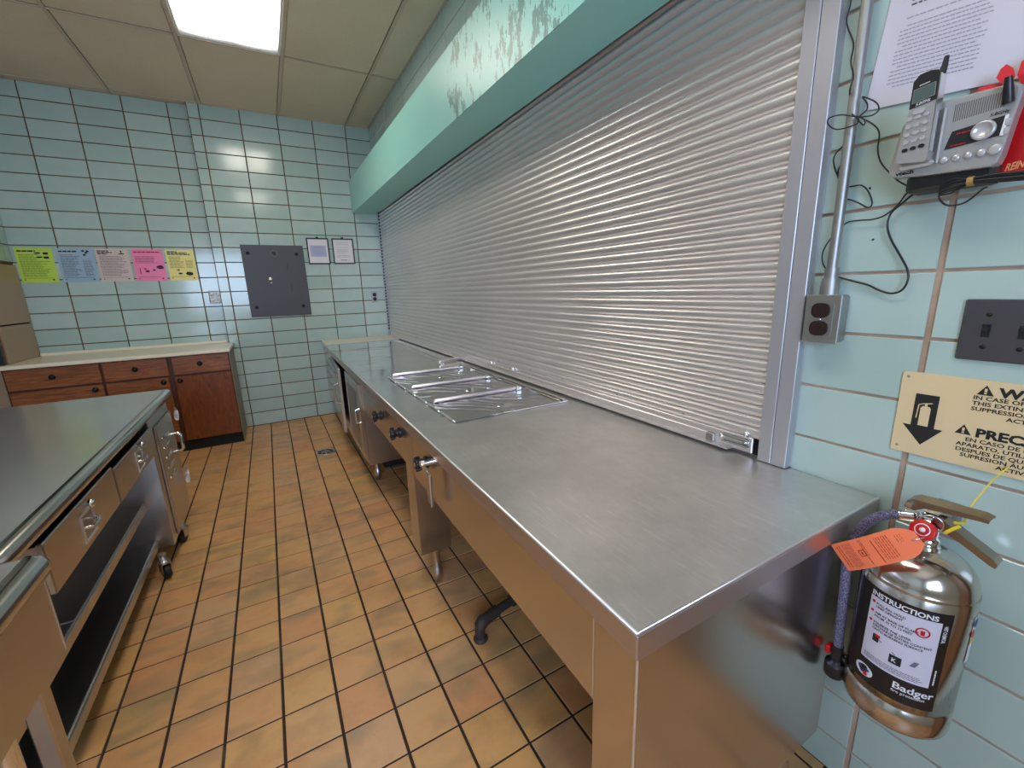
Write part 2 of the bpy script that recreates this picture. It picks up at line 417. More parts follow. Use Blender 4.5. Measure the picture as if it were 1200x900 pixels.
# ---------------------------------------------------------------- tile laying
def lay_tiles(parent, m, rects, axes, depth, cham, limit=290, hidden=None, minpx=9):
    """rects = (a0,a1,b0,b1) face rectangles; axes(a,b,h) -> 3D.  The biggest in view become parts, the rest one stuff part."""
    sc = []
    for r in rects:
        a0, a1, b0, b1 = r; ps = [project(axes(a, b, 0)) for a, b in ((a0, b0), (a1, b0), (a1, b1), (a0, b1))]
        ar = 0
        if all(ps):
            cx = sum(p[0] for p in ps)/4; cy = sum(p[1] for p in ps)/4
            inside = any(-5 < p[0] < 1205 and -5 < p[1] < 905 for p in ps)
            ar = abs(sum(ps[i][0]*ps[(i+1) % 4][1]-ps[(i+1) % 4][0]*ps[i][1] for i in range(4)))/2
            if not inside or (hidden and hidden((a0+a1)/2, (b0+b1)/2)): ar = 0
        sc.append((ar, r))
    sc.sort(key=lambda t: -t[0])
    def tile(mb, a0, a1, b0, b1, ca=0, cb=0):
        A = [(a0, b0), (a1, b0), (a1, b1), (a0, b1)]; c = cham
        B = [(a0+c, b0+c), (a1-c, b0+c), (a1-c, b1-c), (a0+c, b1-c)]
        vs = [axes(a, b, -depth) for a, b in A]+[axes(a, b, -c) for a, b in A]+[axes(a, b, 0) for a, b in B]
        fs = [(8, 9, 10, 11)]
        for k in (0, 4):
            for i in range(4): fs.append((k+i, k+(i+1) % 4, k+4+(i+1) % 4, k+4+i))
        mb.add(vs, fs)
    cache = {}; n = 0; rest = MB()
    for ar, (a0, a1, b0, b1) in sc:
        if ar > minpx*minpx*.6 and n < limit:
            key = (round(a1-a0, 4), round(b1-b0, 4)); ca, cb = (a0+a1)/2, (b0+b1)/2; c3 = Vector(axes(ca, cb, 0))
            if key not in cache:
                mb = MB(); tile(mb, a0, a1, b0, b1); cache[key] = obj('tile', mb, m, parent, origin=tuple(c3)); o = cache[key]
            else: o = dup(cache[key], parent, c3)
            n += 1
        else: tile(rest, a0, a1, b0, b1)
    if rest.v: obj('tile_remainder', rest, m, parent, kind='stuff')
def grid(a_lines, b_lines, ga, gb, a_lim, b_lim, skip=None):
    out = []
    for i in range(len(a_lines)-1):
        for j in range(len(b_lines)-1):
            a0, a1 = a_lines[i]+ga/2, a_lines[i+1]-ga/2; b0, b1 = b_lines[j]+gb/2, b_lines[j+1]-gb/2
            a0, a1 = max(a0, a_lim[0]), min(a1, a_lim[1]); b0, b1 = max(b0, b_lim[0]), min(b1, b_lim[1])
            if a1-a0 < .012 or b1-b0 < .012: continue
            if skip and skip((a0+a1)/2, (b0+b1)/2): continue
            out.append((a0, a1, b0, b1))
    return out
XL, YB = -2.4, -1.5     # far-left wall, wall behind the camera

# ================================================================ SETTING
floor = obj('floor', MB().box(XL-.1, W+.1, YB-.1, DL+.1, -.1, -.0035), M_FGROUT, kind='structure', origin=(0, 0, -.1))
DRX, DRY = .262, 3.735
fx = [FX+TP*i for i in range(-14, 11)]; fy = [FY+TP*k for k in range(-24, 24)]
R = []
for (a0, a1, b0, b1) in grid(fx, fy, .0085, .0065, (XL, W), (YB, D)):
    R.append((a0, a1, b0, b1))
def fl_hidden(x, y):
    if x > 1.0 and y > .4: return True
    if x > .75 and y > .4: return True
    if y > 4.46 and x < -.36: return True
    return x < -.75
lay_tiles(floor, M_FLOOR, R, lambda a, b, h: (a, b, h+.1), .006, .0018, hidden=fl_hidden)

# far wall: right part at D, left part recessed at DL
wf = obj('wall_far', MB().box(-.3765, W+.25, D+.004, D+.2, 0, H), M_GROUT, kind='structure', origin=(0, D, 0))
wf2 = obj('wall_far_recess', MB().box(XL-.1, -.3765, DL+.004, DL+.2, 0, H), M_GROUT, kind='structure', origin=(0, D, 0))
zl = [ZP+TH*n for n in range(-1, 22)]
R = grid([XM0-.086, XM0]+[XM0+TW*i for i in range(1, 6)], zl, .0085, .0075, (-.3735, W+.03), (0, H))
lay_tiles(wf, M_TFAR, R, lambda a, b, h: (a, -h, b), .004, .0015, limit=110, hidden=lambda a, b: a > .47 and b < .8)
R = grid([-.52+TW*i for i in range(-8, 1)]+[-.374], zl, .0085, .0075, (XL, -.380), (0, H))
lay_tiles(wf2, M_TLEFT, R, lambda a, b, h: (a, .07-h, b), .004, .0015, limit=160, hidden=lambda a, b: b < .86 or a < -1.75)
# right wall with the serving opening behind the shutter
SY0, SY1, SZ0, SZ1 = .60, 4.93, .80, 2.17
wr = obj('wall_right', MB().box(W+.004, W+.2, YB-.1, SY0, 0, H), M_GROUT2, kind='structure', origin=(W, 0, 0))
wru = obj('wall_right_upper', MB().box(W+.004, W+.2, SY0, D+.1, SZ1+.03, H), M_GROUT2, kind='structure', origin=(W, 0, 0))
wrl = obj('wall_right_lower', MB().box(W+.004, W+.2, SY0, D+.1, 0, SZ0), M_GROUT2, kind='structure', origin=(W, 0, 0))
yl = [YV+TW*i for i in range(-9, 17)]
zn = [ZQ+TH*n for n in range(-3, 21)]; zu = [ZQ+.0355+TH*n for n in range(13, 21)]
lay_tiles(wr, M_TRIGHT, grid(yl, zn, .011, .0065, (YB, .555), (0, H)), lambda a, b, h: (-h, a, b), .004, .0015)
lay_tiles(wru, M_TRIGHT, grid(yl, zu, .007, .007, (.56, D), (2.2, H)), lambda a, b, h: (-h, a, b), .004, .0015, hidden=lambda a, b: b < 2.5)
lay_tiles(wrl, M_TRIGHT, grid(yl, zn, .009, .0065, (.56, D), (0, .80)), lambda a, b, h: (-h, a, b), .004, .0015, hidden=lambda a, b: True)
# left wall (mostly outside the frame) with a window, back wall
obj('wall_left', MB().box(XL-.12, XL, YB-.1, DL+.1, 0, H), M_OUTER, kind='structure')
WX0, WX1, WZ0, WZ1 = -1.5, 0.0, 1.0, 2.25
wb = MB().box(XL-.1, WX0, YB-.12, YB, 0, H).box(WX1, W+.2, YB-.12, YB, 0, H).box(WX0, WX1, YB-.12, YB, 0, WZ0).box(WX0, WX1, YB-.12, YB, WZ1, H)
obj('wall_back', wb, M_OUTER, kind='structure')
wm = MB()
for a, b, c_, d in ((WX0, WX0+.05, WZ0, WZ1), (WX1-.05, WX1, WZ0, WZ1), (WX0, WX1, WZ0, WZ0+.05), (WX0, WX1, WZ1-.05, WZ1), (-.77, -.73, WZ0, WZ1)): wm.box(a, b, YB-.03, YB+.02, c_, d, .004)
obj('window_1', wm, M_WHITE, kind='structure')
dm = MB().box(W-.03, W-.002, -1.05, -.12, .005, 2.08, .004).box(W-.045, W-.002, -1.15, -1.05, 0, 2.16, .004).box(W-.045, W-.002, -.12, -.03, 0, 2.16, .004).box(W-.045, W-.002, -1.05, -.12, 2.08, 2.16, .004)
obj('unseen_door', dm, mat('brown_door', srgb(128, 84, 50), .45), kind='structure')  # unseen brown door, added for its reflection on the extinguisher
# tiled bulkhead above the tall beige cabinet at the left end of the far wall
bh = obj('wall_left_far', MB().box(-2.39, -1.718, 3.7, DL-.005, 1.612, H), M_GROUT, kind='structure')
o_ = bh.location
lay_tiles(bh, M_TLEFT, grid([3.7+TW*i for i in range(0, 6)], zl, .0075, .0065, (3.705, DL-.01), (1.615, H)), lambda a, b, h: (-1.712+h-o_.x, a-o_.y, b-o_.z), .004, .0015, limit=60)

# ceiling: slab, lay-in panels and tees
cl = obj('ceiling', MB().box(XL-.1, W+.2, YB-.1, DL+.2, H+.05, H+.15), M_CEIL, kind='structure', origin=(0, 0, H))
cxl = [XL, -2.105, -1.495, -.885, -.277, .333, .943, W]; cyl_ = [YB, -1.09, .13, 1.35, 2.57, 3.79, DL+.02]
LIGHTS = [(-.277, 2.57), (-.277, .13), (-1.495, .13), (-1.495, 2.57)]
LIGHTS = [(-.277, 2.57), (-.277, .13)]
for i in range(len(cxl)-1):
    for j in range(len(cyl_)-1):
        a0, a1, b0, b1 = cxl[i], cxl[i+1], cyl_[j], cyl_[j+1]
        if any(abs(a0-l[0]) < .01 and abs(b0-l[1]) < .01 for l in LIGHTS): continue
        p = MB().box(a0+.014, a1-.014, b0+.011, b1-.011, .0035, .018, .002)
        obj('ceiling_panel', p, M_CEIL, cl)
for x in cxl[1:-1]:
    obj('ceiling_tee', MB().box(x-.012, x+.012, YB, DL, -.004, .003, .001).box(x-.0015, x+.0015, YB, DL, .003, .04), M_TEE, cl)
for y in cyl_[1:-1]:
    for i in range(len(cxl)-1):
        obj('ceiling_cross_tee', MB().box(cxl[i]+.012, cxl[i+1]-.012, y-.008, y+.008, -.003, .003, .001), M_TEE, cl)
obj('wall_angle', MB().box(XL, W, D-.012, D+.004, -.002, .0035).box(W-.016, W+.004, YB, D, .0002, .0035), M_TEE, cl)
# fluorescent fixtures
def troffer(x, y, label):
    t = thing('ceiling_light', label, 'light', (x+.305, y+.61, H), 0, None)
    f = MB()
    for a, b, c_, d in ((-.297, -.279, -.6, .6), (.279, .297, -.6, .6), (-.279, .279, -.6, -.582), (-.279, .279, .582, .6)): f.box(a, b, c_, d, .001, .014, .002)
    obj('frame', f, M_WHITE, t, origin=(0, 0, 0))
    obj('diffuser', MB().box(-.279, .279, -.582, .582, .006, .010), M_DIFF, t, origin=(0, 0, 0))
    obj('housing', MB().box(-.295, .295, -.6, .6, .0145, .048), M_WHITE, t, origin=(0, 0, 0))
troffer(-.277, 2.57, 'recessed fluorescent ceiling light with glowing diffuser, beyond the tables')
troffer(-.277, .13, 'recessed fluorescent ceiling light directly above the photographer, outside the frame')

# ================================================================ MINT HOOD OVER THE SHUTTER
t = thing('shutter_hood', 'long mint green painted box with peeling paint above the rolling shutter', 'shutter hood', (.905, .56, 2.1))
HB = lambda y: 2.10+(y-.45)*.0062      # the hood sags a little towards the near end
def slab(mb, x0f, x1f, y0, y1, z0f, z1f):
    vs = []
    for y in (y0, y1):
        for x in (x0f(y), x1f(y)):
            for z in (z0f(y), z1f(y)): vs.append((x, y, z))
    mb.add(vs, [(0, 1, 3, 2), (4, 6, 7, 5), (0, 4, 5, 1), (2, 3, 7, 6), (0, 2, 6, 4), (1, 5, 7, 3)]); return mb
HT = lambda y: 2.425+(y-.45)*.004
hx = lambda y: .903+(y-.45)*.002
part('front_panel', slab(MB(), hx, lambda y: hx(y)+.004, .56, D-.002, HB, HT), M_MINT, t)
part('bottom_panel', slab(MB(), lambda y: hx(y)+.004, lambda y: 1.118+(y-.45)*.0075, .56, D-.002, HB, lambda y: HB(y)+.003), M_MINT2, t)
part('top_panel', slab(MB(), lambda y: hx(y)+.004, lambda y: W-.001, .56, D-.002, lambda y: HT(y)-.004, HT), M_MINT, t)
part('end_panel', slab(MB(), lambda y: hx(y)+.004, lambda y: W-.001, .56, .564, lambda y: HB(y)+.003, lambda y: HT(y)-.004), M_MINT, t)

# ================================================================ ROLLING SHUTTER (turned by the wall's small skew)
SK = -.0083
sh = thing('rolling_shutter', 'closed grey aluminium rolling counter shutter of narrow horizontal slats', 'shutter', (1.150, .64, .8222), SK)
SL = 4.26
def shutter_prof():
    return [(.003, .0), (.0014, .0010), (-.0008, .0030), (-.0034, .0070), (-.0054, .0118), (-.0062, .0168), (-.0056, .0218), (-.0038, .0262),
            (-.0010, .0290), (.0008, .0298), (-.0020, .0304), (-.0022, .0312), (.0010, .0318), (.003, .0321)]
pr_ = shutter_prof()
mb = MB(); n = len(pr_)
vs = [(x, -.016, z) for x, z in pr_]+[(x, SL+.008, z) for x, z in pr_]
mb.add(vs, [(i, i+1, n+i+1, n+i) for i in range(n-1)], True)
mb.add([(x+.0012, y, z) for x, y, z in vs], [(i, i+1, n+i+1, n+i) for i in range(n-1)], True)
PITCH = .0325
s0 = obj('slat', mb, M_SHUT, sh, origin=(0, 0, 0)); s0.location = (0, 0, .052)
for i in range(1, 41):
    o = dup(s0, sh, (random.uniform(-.0002, .0002), 0, .052+PITCH*i))
obj('back_sheet', MB().box(.012, .014, 0, SL, .0, 1.36), M_BLACK, sh, origin=(0, 0, 0))
bb = MB().box(-.004, .006, .012, SL-.012, .006, .052, .002).box(-.030, -.004, .07, SL-.05, .006, .010).box(-.010, -.004, .15, SL-.05, .010, .034, .002)
bo = obj('bottom_bar', bb, M_SHUT, sh, origin=(0, 0, 0))
for yy, zz in ((.03, .062), (.03, .036), (.105, .036)):
    lb = MB().lathe([(0, -.014), (.006, -.012), (.008, -.006), (.008, -.002)], (0, yy, zz), 14, 'x'); obj('bolt', lb, M_CHROME, bo)
lt = MB().box(-.018, -.004, .125, .152, .010, .036, .002).box(-.016, -.004, .02, .10, .040, .046, .001).box(-.016, -.004, .02, .10, .022, .026, .001)
obj('lock_housing', lt, M_GALV, bo)
for yy in (1.35, 1.62):
    q = MB().box(-.016, -.003, yy, yy+.05, .036, .056, .003).lathe([(0, -.026), (.009, -.024), (.010, -.004)], (0, yy+.028, .045), 14, 'x')
    obj('latch', q, M_EDGE, sh, origin=(0, 0, 0))
rv = MB()
for k in range(13):
    rv.lathe([(0, -.0095), (.0028, -.0088), (.0034, -.006)], (0, .25+.33*k+random.uniform(-.04, .04), .068+.0325*random.choice((0, 0, 1))), 8, 'x')
obj('rivet', rv, M_GALV, sh, kind='stuff', origin=(0, 0, 0))
# guide tracks
def track(y0, y1):
    m1 = MB().box(-.016, .012, y0, y0+(y1-y0)*.52-.0008, 0, 1.35, .0015)
    m1.box(-.016, .012, y0+(y1-y0)*.52+.0008, y1, 0, 1.35, .0015)
    return m1
def trk(y0, y1):
    w_ = y1-y0; g = obj('guide_track', track(y0, y1), M_TRACK, sh, origin=(0, 0, 0)); return g
trk(-.086, -.012); trk(SL+.012, SL+.058)
obj('track_return', MB().box(.0115, .026, -.086, -.074, 0, 1.33, .001), M_TRACK, sh, origin=(0, 0, 0))
nt = MB()
for i in range(40): nt.box(-.018, -.006, SL+.002, SL+.014, .07+PITCH*i, .088+PITCH*i)
obj('slat_end_clip', nt, M_BLACK, sh, kind='stuff', origin=(0, 0, 0))

# ================================================================ SERVING COUNTER
RC = (.402, .365, 0)
ct = thing('serving_counter', 'long stainless steel serving counter under the rolling shutter', 'counter', RC, SK)
cp = lambda name, mb, m, par=ct, **k: obj(name, mb, m, par, origin=(0, 0, 0) if par is ct else None, **k)
top = MB(); top.box(0, .755, 0, 4.075, .772, .820, .003)
cp('countertop', top, M_TOP)
cp('drip_edge', MB().box(-.0016, 0, 0, 4.075, .772, .814, .0005).box(-.0016, .755, -.0016, 0, .772, .814, .0005), M_DRIP)
cp('rolled_rim', MB().tube([(.0012, 4.075, .8172), (.0012, .0012, .8172), (.757, .0012, .8172)], .0034, 10), M_EDGE)  # rolled rim in a paler colour that carries its highlight
cp('corner_highlight', MB().tube([(.0115, .0095, .192), (.0115, .0095, .771)], .0022, 8), M_EDGE)  # thin pale tube painted as the highlight down the corner
cp('seam_highlight', MB().tube([(.0145, .1137, .58), (.0145, .1137, .771)], .0014, 8), M_EDGE)  # likewise a painted highlight along the leg seam
cp('end_leg_panel', MB().box(.012, .665, .010, .113, .19, .772, .003), M_STEEL)
cp('apron', MB().box(.016, .030, .1145, 1.235, .574, .772, .002), M_STEEL)
cp('apron', MB().box(.016, .030, 1.357, 1.70, .588, .772, .002), M_STEEL)
cp('apron', MB().box(.016, .030, 1.703, 2.36, .588, .772, .002), M_STEEL)
cp('divider_panel', MB().box(.014, .155, 1.237, 1.355, .20, .772, .003), M_STEEL)
cp('shade_panel', MB().box(.72, .735, .12, 2.36, .18, .77), M_DARKST)  # dark sheet added for the shade at the back under the counter
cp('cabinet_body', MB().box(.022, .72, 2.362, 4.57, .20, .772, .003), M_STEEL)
cp('well_housing', MB().box(.10, .72, 1.36, 2.35, .60, .77, .003), M_DARKST)  # well housing in dark steel, also adds shade under the counter
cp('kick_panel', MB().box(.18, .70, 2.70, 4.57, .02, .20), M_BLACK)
cp('end_shelf_top', MB().box(.014, .74, 4.078, 4.578, .785, .823, .004), M_CREAM, label='cream laminate end section against the far wall')
cp('seam_strip', MB().box(.0, .755, 4.073, 4.079, .79, .8235, .001), M_GALV)
# doors
d1 = cp('door', MB().box(0, .022, -.80, 0, .235, .745, .002), M_STEEL, label='steel door standing slightly ajar')
d1.location = (.004, 3.86, 0); d1.rotation_euler = (0, 0, -.045)
obj('pull_handle', MB().tube([(-.002, -.72, .62), (-.028, -.72, .61), (-.032, -.72, .54), (-.028, -.72, .47), (-.002, -.72, .46)], .007, 10), M_CHROME, d1)
obj('door_top_rail', MB().box(-.020, 0, -.80, -.05, .705, .735, .004), M_DARKST, d1)
d2 = cp('door', MB().box(.002, .022, 2.37, 2.93, .235, .745, .002), M_STEEL)
obj('pull_handle', MB().tube([(.002, 2.425, .575), (-.018, 2.425, .573), (-.022, 2.425, .53), (-.018, 2.425, .485), (.002, 2.425, .483)], .0075, 10), M_CHROME, d2)
obj('reflection_panel', MB().box(-.001, .002, 2.50, 2.86, .29, .69, .001), M_DARKST, d2)  # thin dark sheet standing in for a window-like reflection on the door
for zz in (.30, .45, .62, .70):
    cp('hinge', MB().tube([(.012, 3.865, zz), (.012, 3.865, zz+.05)], .007, 8), M_CHROME)
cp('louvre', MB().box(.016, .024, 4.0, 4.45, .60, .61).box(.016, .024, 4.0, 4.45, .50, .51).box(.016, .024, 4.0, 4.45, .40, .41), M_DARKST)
# legs with bullet feet
foot = [(.022, .20), (.022, .165), (.017, .16), (.017, .085), (.024, .075), (.027, .05), (.022, .022), (.014, .012), (.016, 0)]
def put_foot(X, Y, top=.2, label=None):
    f = MB().lathe([(r, h if h else 0) for r, h in foot], (X, Y, 0), 20); return cp('foot', f, M_STEEL2)
for X, Y in ((.10, 1.30), (.62, 1.30), (.10, 2.56), (.62, 2.56), (.10, .07), (.62, .07), (.10, 4.45)): put_foot(X, Y)
# control knobs: apron at X = .016
def knob(Y, z):
    k = cp('gas_knob', MB().lathe([(.024, .016), (.024, .010), (.017, .006), (.017, -.008), (.021, -.010), (.021, -.024), (.017, -.028), (0, -.028)], (.001, Y, z), 16, 'x'), M_BPLAST)
    fin = MB()
    for a in range(6):
        fin.box(-.024, -.008, -.0035, .0035, .018, .029, .001, T=Matrix.Translation((.001, Y, z)) @ Matrix.Rotation(a*PI/3, 4, 'X'))
    obj('grip_lobe', fin, M_BPLAST, k)
    obj('knob_cap', MB().lathe([(.009, -.027), (.008, -.030), (0, -.031)], (.001, Y, z), 12, 'x'), M_CHROME, k)
knob(1.40-.365+.02, .700); knob(1.79-.365, .706); knob(2.165-.365, .689)
vh = cp('drain_valve_lever', MB().box(-.020, -.012, .905, .945, .60, .715, .003), M_STEEL2)
obj('lever_pin', MB().tube([(.018, .985, .728), (-.026, .985, .728)], .011, 12).box(-.022, -.016, .93, .99, .715, .730, .002), M_CHROME, vh)
obj('lever_rim', MB().box(-.023, -.019, .901, .906, .60, .715, .001), M_EDGE, vh)

# steam well lids (things that lift off)
def lid(y0, y1, yk, label):
    xa, xb = .556, 1.085
    t = thing('steam_well_lid', label, 'lid', ((xa+xb)/2, (y0+y1)/2, .821), SK, 'steam well lids set in the counter')
    hx_, hy = (xb-xa)/2, (y1-y0)/2; k = yk-(y0+y1)/2
    P = lambda n_, mb, m_: obj(n_, mb, m_, t, origin=(0, 0, 0))
    P('lid_plate', MB().box(-hx_, hx_, -hy, hy, 0, .006, .002).box(-hx_-.004, -hx_+.006, -hy+.012, hy-.012, 0, .006, .002), M_MIRROR)
    P('front_lip', MB().tube([(-hx_-.002, -hy+.012, .008), (-hx_-.002, -.012, .008)], .0042, 8).tube([(-hx_-.002, .012, .008), (-hx_-.002, hy-.012, .008)], .0042, 8), M_EDGE)
    P('hinge_ridge', MB().tube([(-hx_+.02, hy-.014, .010), (-hx_+.03, hy-.014, .015), (hx_-.09, hy-.014, .015)], [.004, .009, .011], 10), M_DRIP)
    P('ridge_cap', MB().box(hx_-.10, hx_-.065, hy-.032, hy+.002, .006, .026, .006), M_CHROME)
    P('recessed_knob', MB().lathe([(.036, .006), (.033, .0085), (.022, .0065), (.014, .007), (.010, .012), (0, .013)], (.0, k, 0), 20), M_CHROME)
    P('back_rail', MB().box(hx_-.045, hx_-.035, -hy+.01, hy-.03, .006, .012, .002).box(hx_-.02, hx_-.008, -hy+.01, hy-.03, .006, .012, .002), M_STEEL2)
lid(1.432, 1.748, 1.535, 'polished steel well lid nearest the camera, beside the bare worktop')
lid(1.756, 2.084, 1.875, 'polished steel well lid between the nearest and farthest lids')
lid(2.092, 2.462, 2.27, 'polished steel well lid farthest from the camera, next to the lock bar')
obj('latch_bar', MB().box(.955, 1.150, 2.690, 2.715, .826, .846, .004, T=Matrix.Translation((.955, 2.7, 0)) @ Matrix.Rotation(.38, 4, 'Z') @ Matrix.Translation((-.955, -2.7, 0))).box(.958, .985, 2.675, 2.71, .8205, .828, .002), M_EDGE,
    label='short bright steel bar lying on the counter behind the farthest lid', cat='bar')
# floor pipe under the counter
t = thing('drain_pipe', 'short grimy elbow pipe rising from the floor under the serving counter', 'pipe', (.537, 1.262, 0))
part('floor_flange', MB().lathe([(.026, 0), (.028, .006), (.022, .010), (.020, .014)], (.537, 1.262, .0), 18), M_PIPE, t)
part('elbow', MB().tube([(.537, 1.262, .008), (.537, 1.264, .045), (.541, 1.268, .058), (.553, 1.272, .066), (.60, 1.285, .068)], [.018, .019, .024, .024, .021], 14), M_PIPE, t)
part('pipe_run', MB().tube([(.59, 1.283, .068), (.80, 1.33, .068)], .0175, 14).tube([(.60, 1.285, .068), (.624, 1.290, .068)], .024, 14).tube([(.70, 1.307, .068), (.712, 1.31, .068)], .024, 14), M_PIPE, t)
# floor drain
t = thing('floor_drain', 'round dark floor drain grate set in the orange tiles', 'drain', (DRX, DRY, 0))
part('rim', MB().lathe([(.078, .0005), (.076, .003), (.064, .003), (.062, .001)], (DRX, DRY, 0), 32, caps=False), M_STEEL2, t)
part('bowl', MB().lathe([(.063, .001), (0, .0012)], (DRX, DRY, 0), 32), M_BLACK, t)
g = MB()
for a in range(4): g.box(-.062, .062, -.003, .003, .0012, .0028, T=Matrix.Translation((DRX, DRY, 0)) @ Matrix.Rotation(a*PI/4, 4, 'Z'))
g.lathe([(.036, .0015), (.036, .003), (.030, .003), (.030, .0015)], (DRX, DRY, 0), 24, caps=False)
part('grate', g, M_STEEL2, t)

# ================================================================ STEEL WORK TABLE (left)
wt = thing('work_table', 'stainless steel work table with drawers, undershelves and an end cabinet', 'table', (-.9, 2.05, 0))
def bull(x0, x1, y0, y1, z0, z1, r=.02, edges=('x1',)):
    """table top slab with a rolled edge on +x side and rounded end"""
    mb = MB(); n = 8
    prof = [(x0, z1), (x1-r, z1)]+[(x1-r+r*math.sin(PI*i/n), (z0+z1)/2+(z1-z0)/2*math.cos(PI*i/n)) for i in range(1, n)]+[(x1-r, z0), (x0, z0)]
    k = len(prof)
    secs = []
    for (yy, ins) in ((y0, .022), (y0+.004, .010), (y0+.012, .003), (y0+.024, 0), (y1-.024, 0), (y1-.012, .003), (y1-.004, .010), (y1, .022)):
        secs.append([(x-(ins if x > x0+.01 else 0), yy, z) for x, z in prof])
    vs = [p for q in secs for p in q]
    fs = [(i*k+j, i*k+(j+1) % k, (i+1)*k+(j+1) % k, (i+1)*k+j) for i in range(len(secs)-1) for j in range(k)]
    mb.add(vs, fs, True); mb.add(secs[0], [tuple(range(k))]); mb.add(secs[-1], [tuple(range(k))]); return mb
M_ROLL = steel('rolled_edge_steel', (.66, .66, .64), .16, .24)
part('tabletop', MB().box(-1.215, -.548, 1.165, 2.950, .776, .8195, .004), M_TTOP, wt)
part('rolled_edge', bull(-.560, -.529, 1.160, 2.955, .776, .8202, .018), M_ROLL, wt)
part('gap_shade', MB().box(-1.18, -.60, 1.19, 2.49, .745, .775).box(-.575, -.567, 1.20, 2.50, .756, .776), M_BLACK, wt)  # black bars stand in for the shaded gap between tabletop and drawers
def pull(y, z, par):
    p = sub('pull_plate', MB().box(-.5605, -.557, y-.047, y+.047, z-.045, z+.045, .001), M_EDGE, par, wt)
def drawer(y0, y1, z0, z1, yp):
    d = part('drawer', MB().box(-.575, -.560, y0, y1, z0, z1, .003).box(-1.10, -.575, y0+.01, y1-.01, z0+.02, z1-.01), M_STEEL2, wt)
    zc = (z0+z1)/2-.006
    fr = MB()
    for a, b, c_, e in ((-.05, .05, -.045, -.036), (-.05, .05, .036, .045), (-.05, -.041, -.036, .036), (.041, .05, -.036, .036)):
        fr.box(-.5605, -.5555, yp+a, yp+b, zc+c_, zc+e, .001)
    sub('pull_frame', fr, M_EDGE, d, wt)
    sub('pull_recess_shade', MB().box(-.5606, -.5595, yp-.041, yp+.041, zc-.036, zc+.036), M_DARKST, d, wt)  # flat darker plate, the shade of the recess is in its colour
    sub('pull_handle', MB().tube([(-.558, yp+.034, zc+.002), (-.545, yp+.034, zc+.002), (-.542, yp+.02, zc-.006), (-.542, yp-.02, zc-.006), (-.545, yp-.034, zc+.002), (-.558, yp-.034, zc+.002)], .0055, 8), M_CHROME, d, wt)
    sub('drawer_knob', MB().lathe([(.006, .0), (.006, .010), (.013, .014), (.013, .021), (.008, .026), (0, .027)], (-.560, yp, zc+.062), 16, 'x'), M_CHROME, d, wt)
drawer(1.385, 1.932, .592, .735, 1.645)
drawer(1.945, 2.530, .590, .722, 2.255)
# end cabinet
cab = part('end_cabinet', MB().box(-1.19, -.566, 2.50, 2.945, .105, .776, .002), M_STEEL2, wt)
dr = part('cabinet_door', MB().box(-.566, -.554, 2.572, 2.935, .125, .700, .003), M_STEEL2, wt)
lv = MB()
for i in range(5):
    z = .626-.053*i
    lv.prism([(0, 0), (.10, .012), (.10, .030), (0, .018)], .007, lambda u, v, h, z=z: (-.554+h*(.4 if v < .01 else 1), 2.655+u, z-.006+v))
for i in range(5): sub('louvre', MB().box(-.5545, -.546, 2.665, 2.765, .612-.053*i, .632-.053*i, .003), M_STEEL, dr, wt)
rvt = MB()
for i in range(5): rvt.lathe([(.006, 0), (.0055, .004), (0, .005)], (-.554, 2.645, .622-.053*i), 10, 'x')
sub('rivet', rvt, M_CHROME, dr, wt)
sub('door_handle', MB().tube([(-.556, 2.89, .575), (-.532, 2.89, .577), (-.522, 2.89, .565), (-.522, 2.89, .485), (-.532, 2.89, .473), (-.556, 2.89, .475)], [.006, .008, .009, .009, .008, .006], 10), M_CHROME, dr, wt)
# undershelves
for zt, xf, nm in ((.350, -.640, 0), (.145, -.628, 1)):
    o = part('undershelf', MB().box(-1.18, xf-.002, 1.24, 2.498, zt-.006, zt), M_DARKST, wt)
    sub('shelf_rail', MB().box(xf-.010, xf, 1.24, 2.498, zt-.034, zt+.003, .002), M_STEEL2, o, wt)
    sub('shelf_rail_edge', MB().box(xf-.0105, xf-.006, 1.24, 2.498, zt+.003, zt+.006), M_EDGE, o, wt)
    if nm == 0: sub('shelf_seam', MB().box(-1.18, xf-.01, 1.650, 1.655, zt, zt+.002), M_EDGE, o, wt)  # seam between shelf pans, its highlight painted in the pale steel
for y in (1.222,):
    for x in (-.575, -1.17): part('leg', MB().box(x-.018, x+.018, y-.026, y+.018, .10, .776, .004), M_STEEL2, wt)
def caster(root, x, y, stem=.105, a=.3):
    Tm = Matrix.Translation((x, y, 0)) @ Matrix.Rotation(a, 4, 'Z')
    c0 = part('caster', MB().lathe([(.016, stem+.02), (.016, .088), (.024, .086), (.024, .078), (.01, .076)], (x, y, 0), 14).box(-.019, -.015, -.026, .016, .03, .082, .001, T=Tm).box(.015, .019, -.026, .016, .03, .082, .001, T=Tm).box(-.019, .019, -.026, .020, .076, .082, T=Tm), M_STEEL2, root)
    pr2 = [(.010, -.013), (.030, -.013), (.034, -.009), (.034, .009), (.030, .013), (.010, .013)]
    wmb = MB(); wmb.lathe(pr2, (0, 0, 0), 20, 'x', T=Tm @ Matrix.Translation((0, -.012, .034)))
    sub('wheel', wmb, M_RUB, c0, root)
for x, y, a in ((-.600, 2.40, .5), (-.575, 2.74, -.3), (-1.13, 2.60, 0), (-1.13, 2.88, .4), (-.575, 1.222, .3), (-1.17, 1.222, 0)): caster(wt, x, y, a=a)
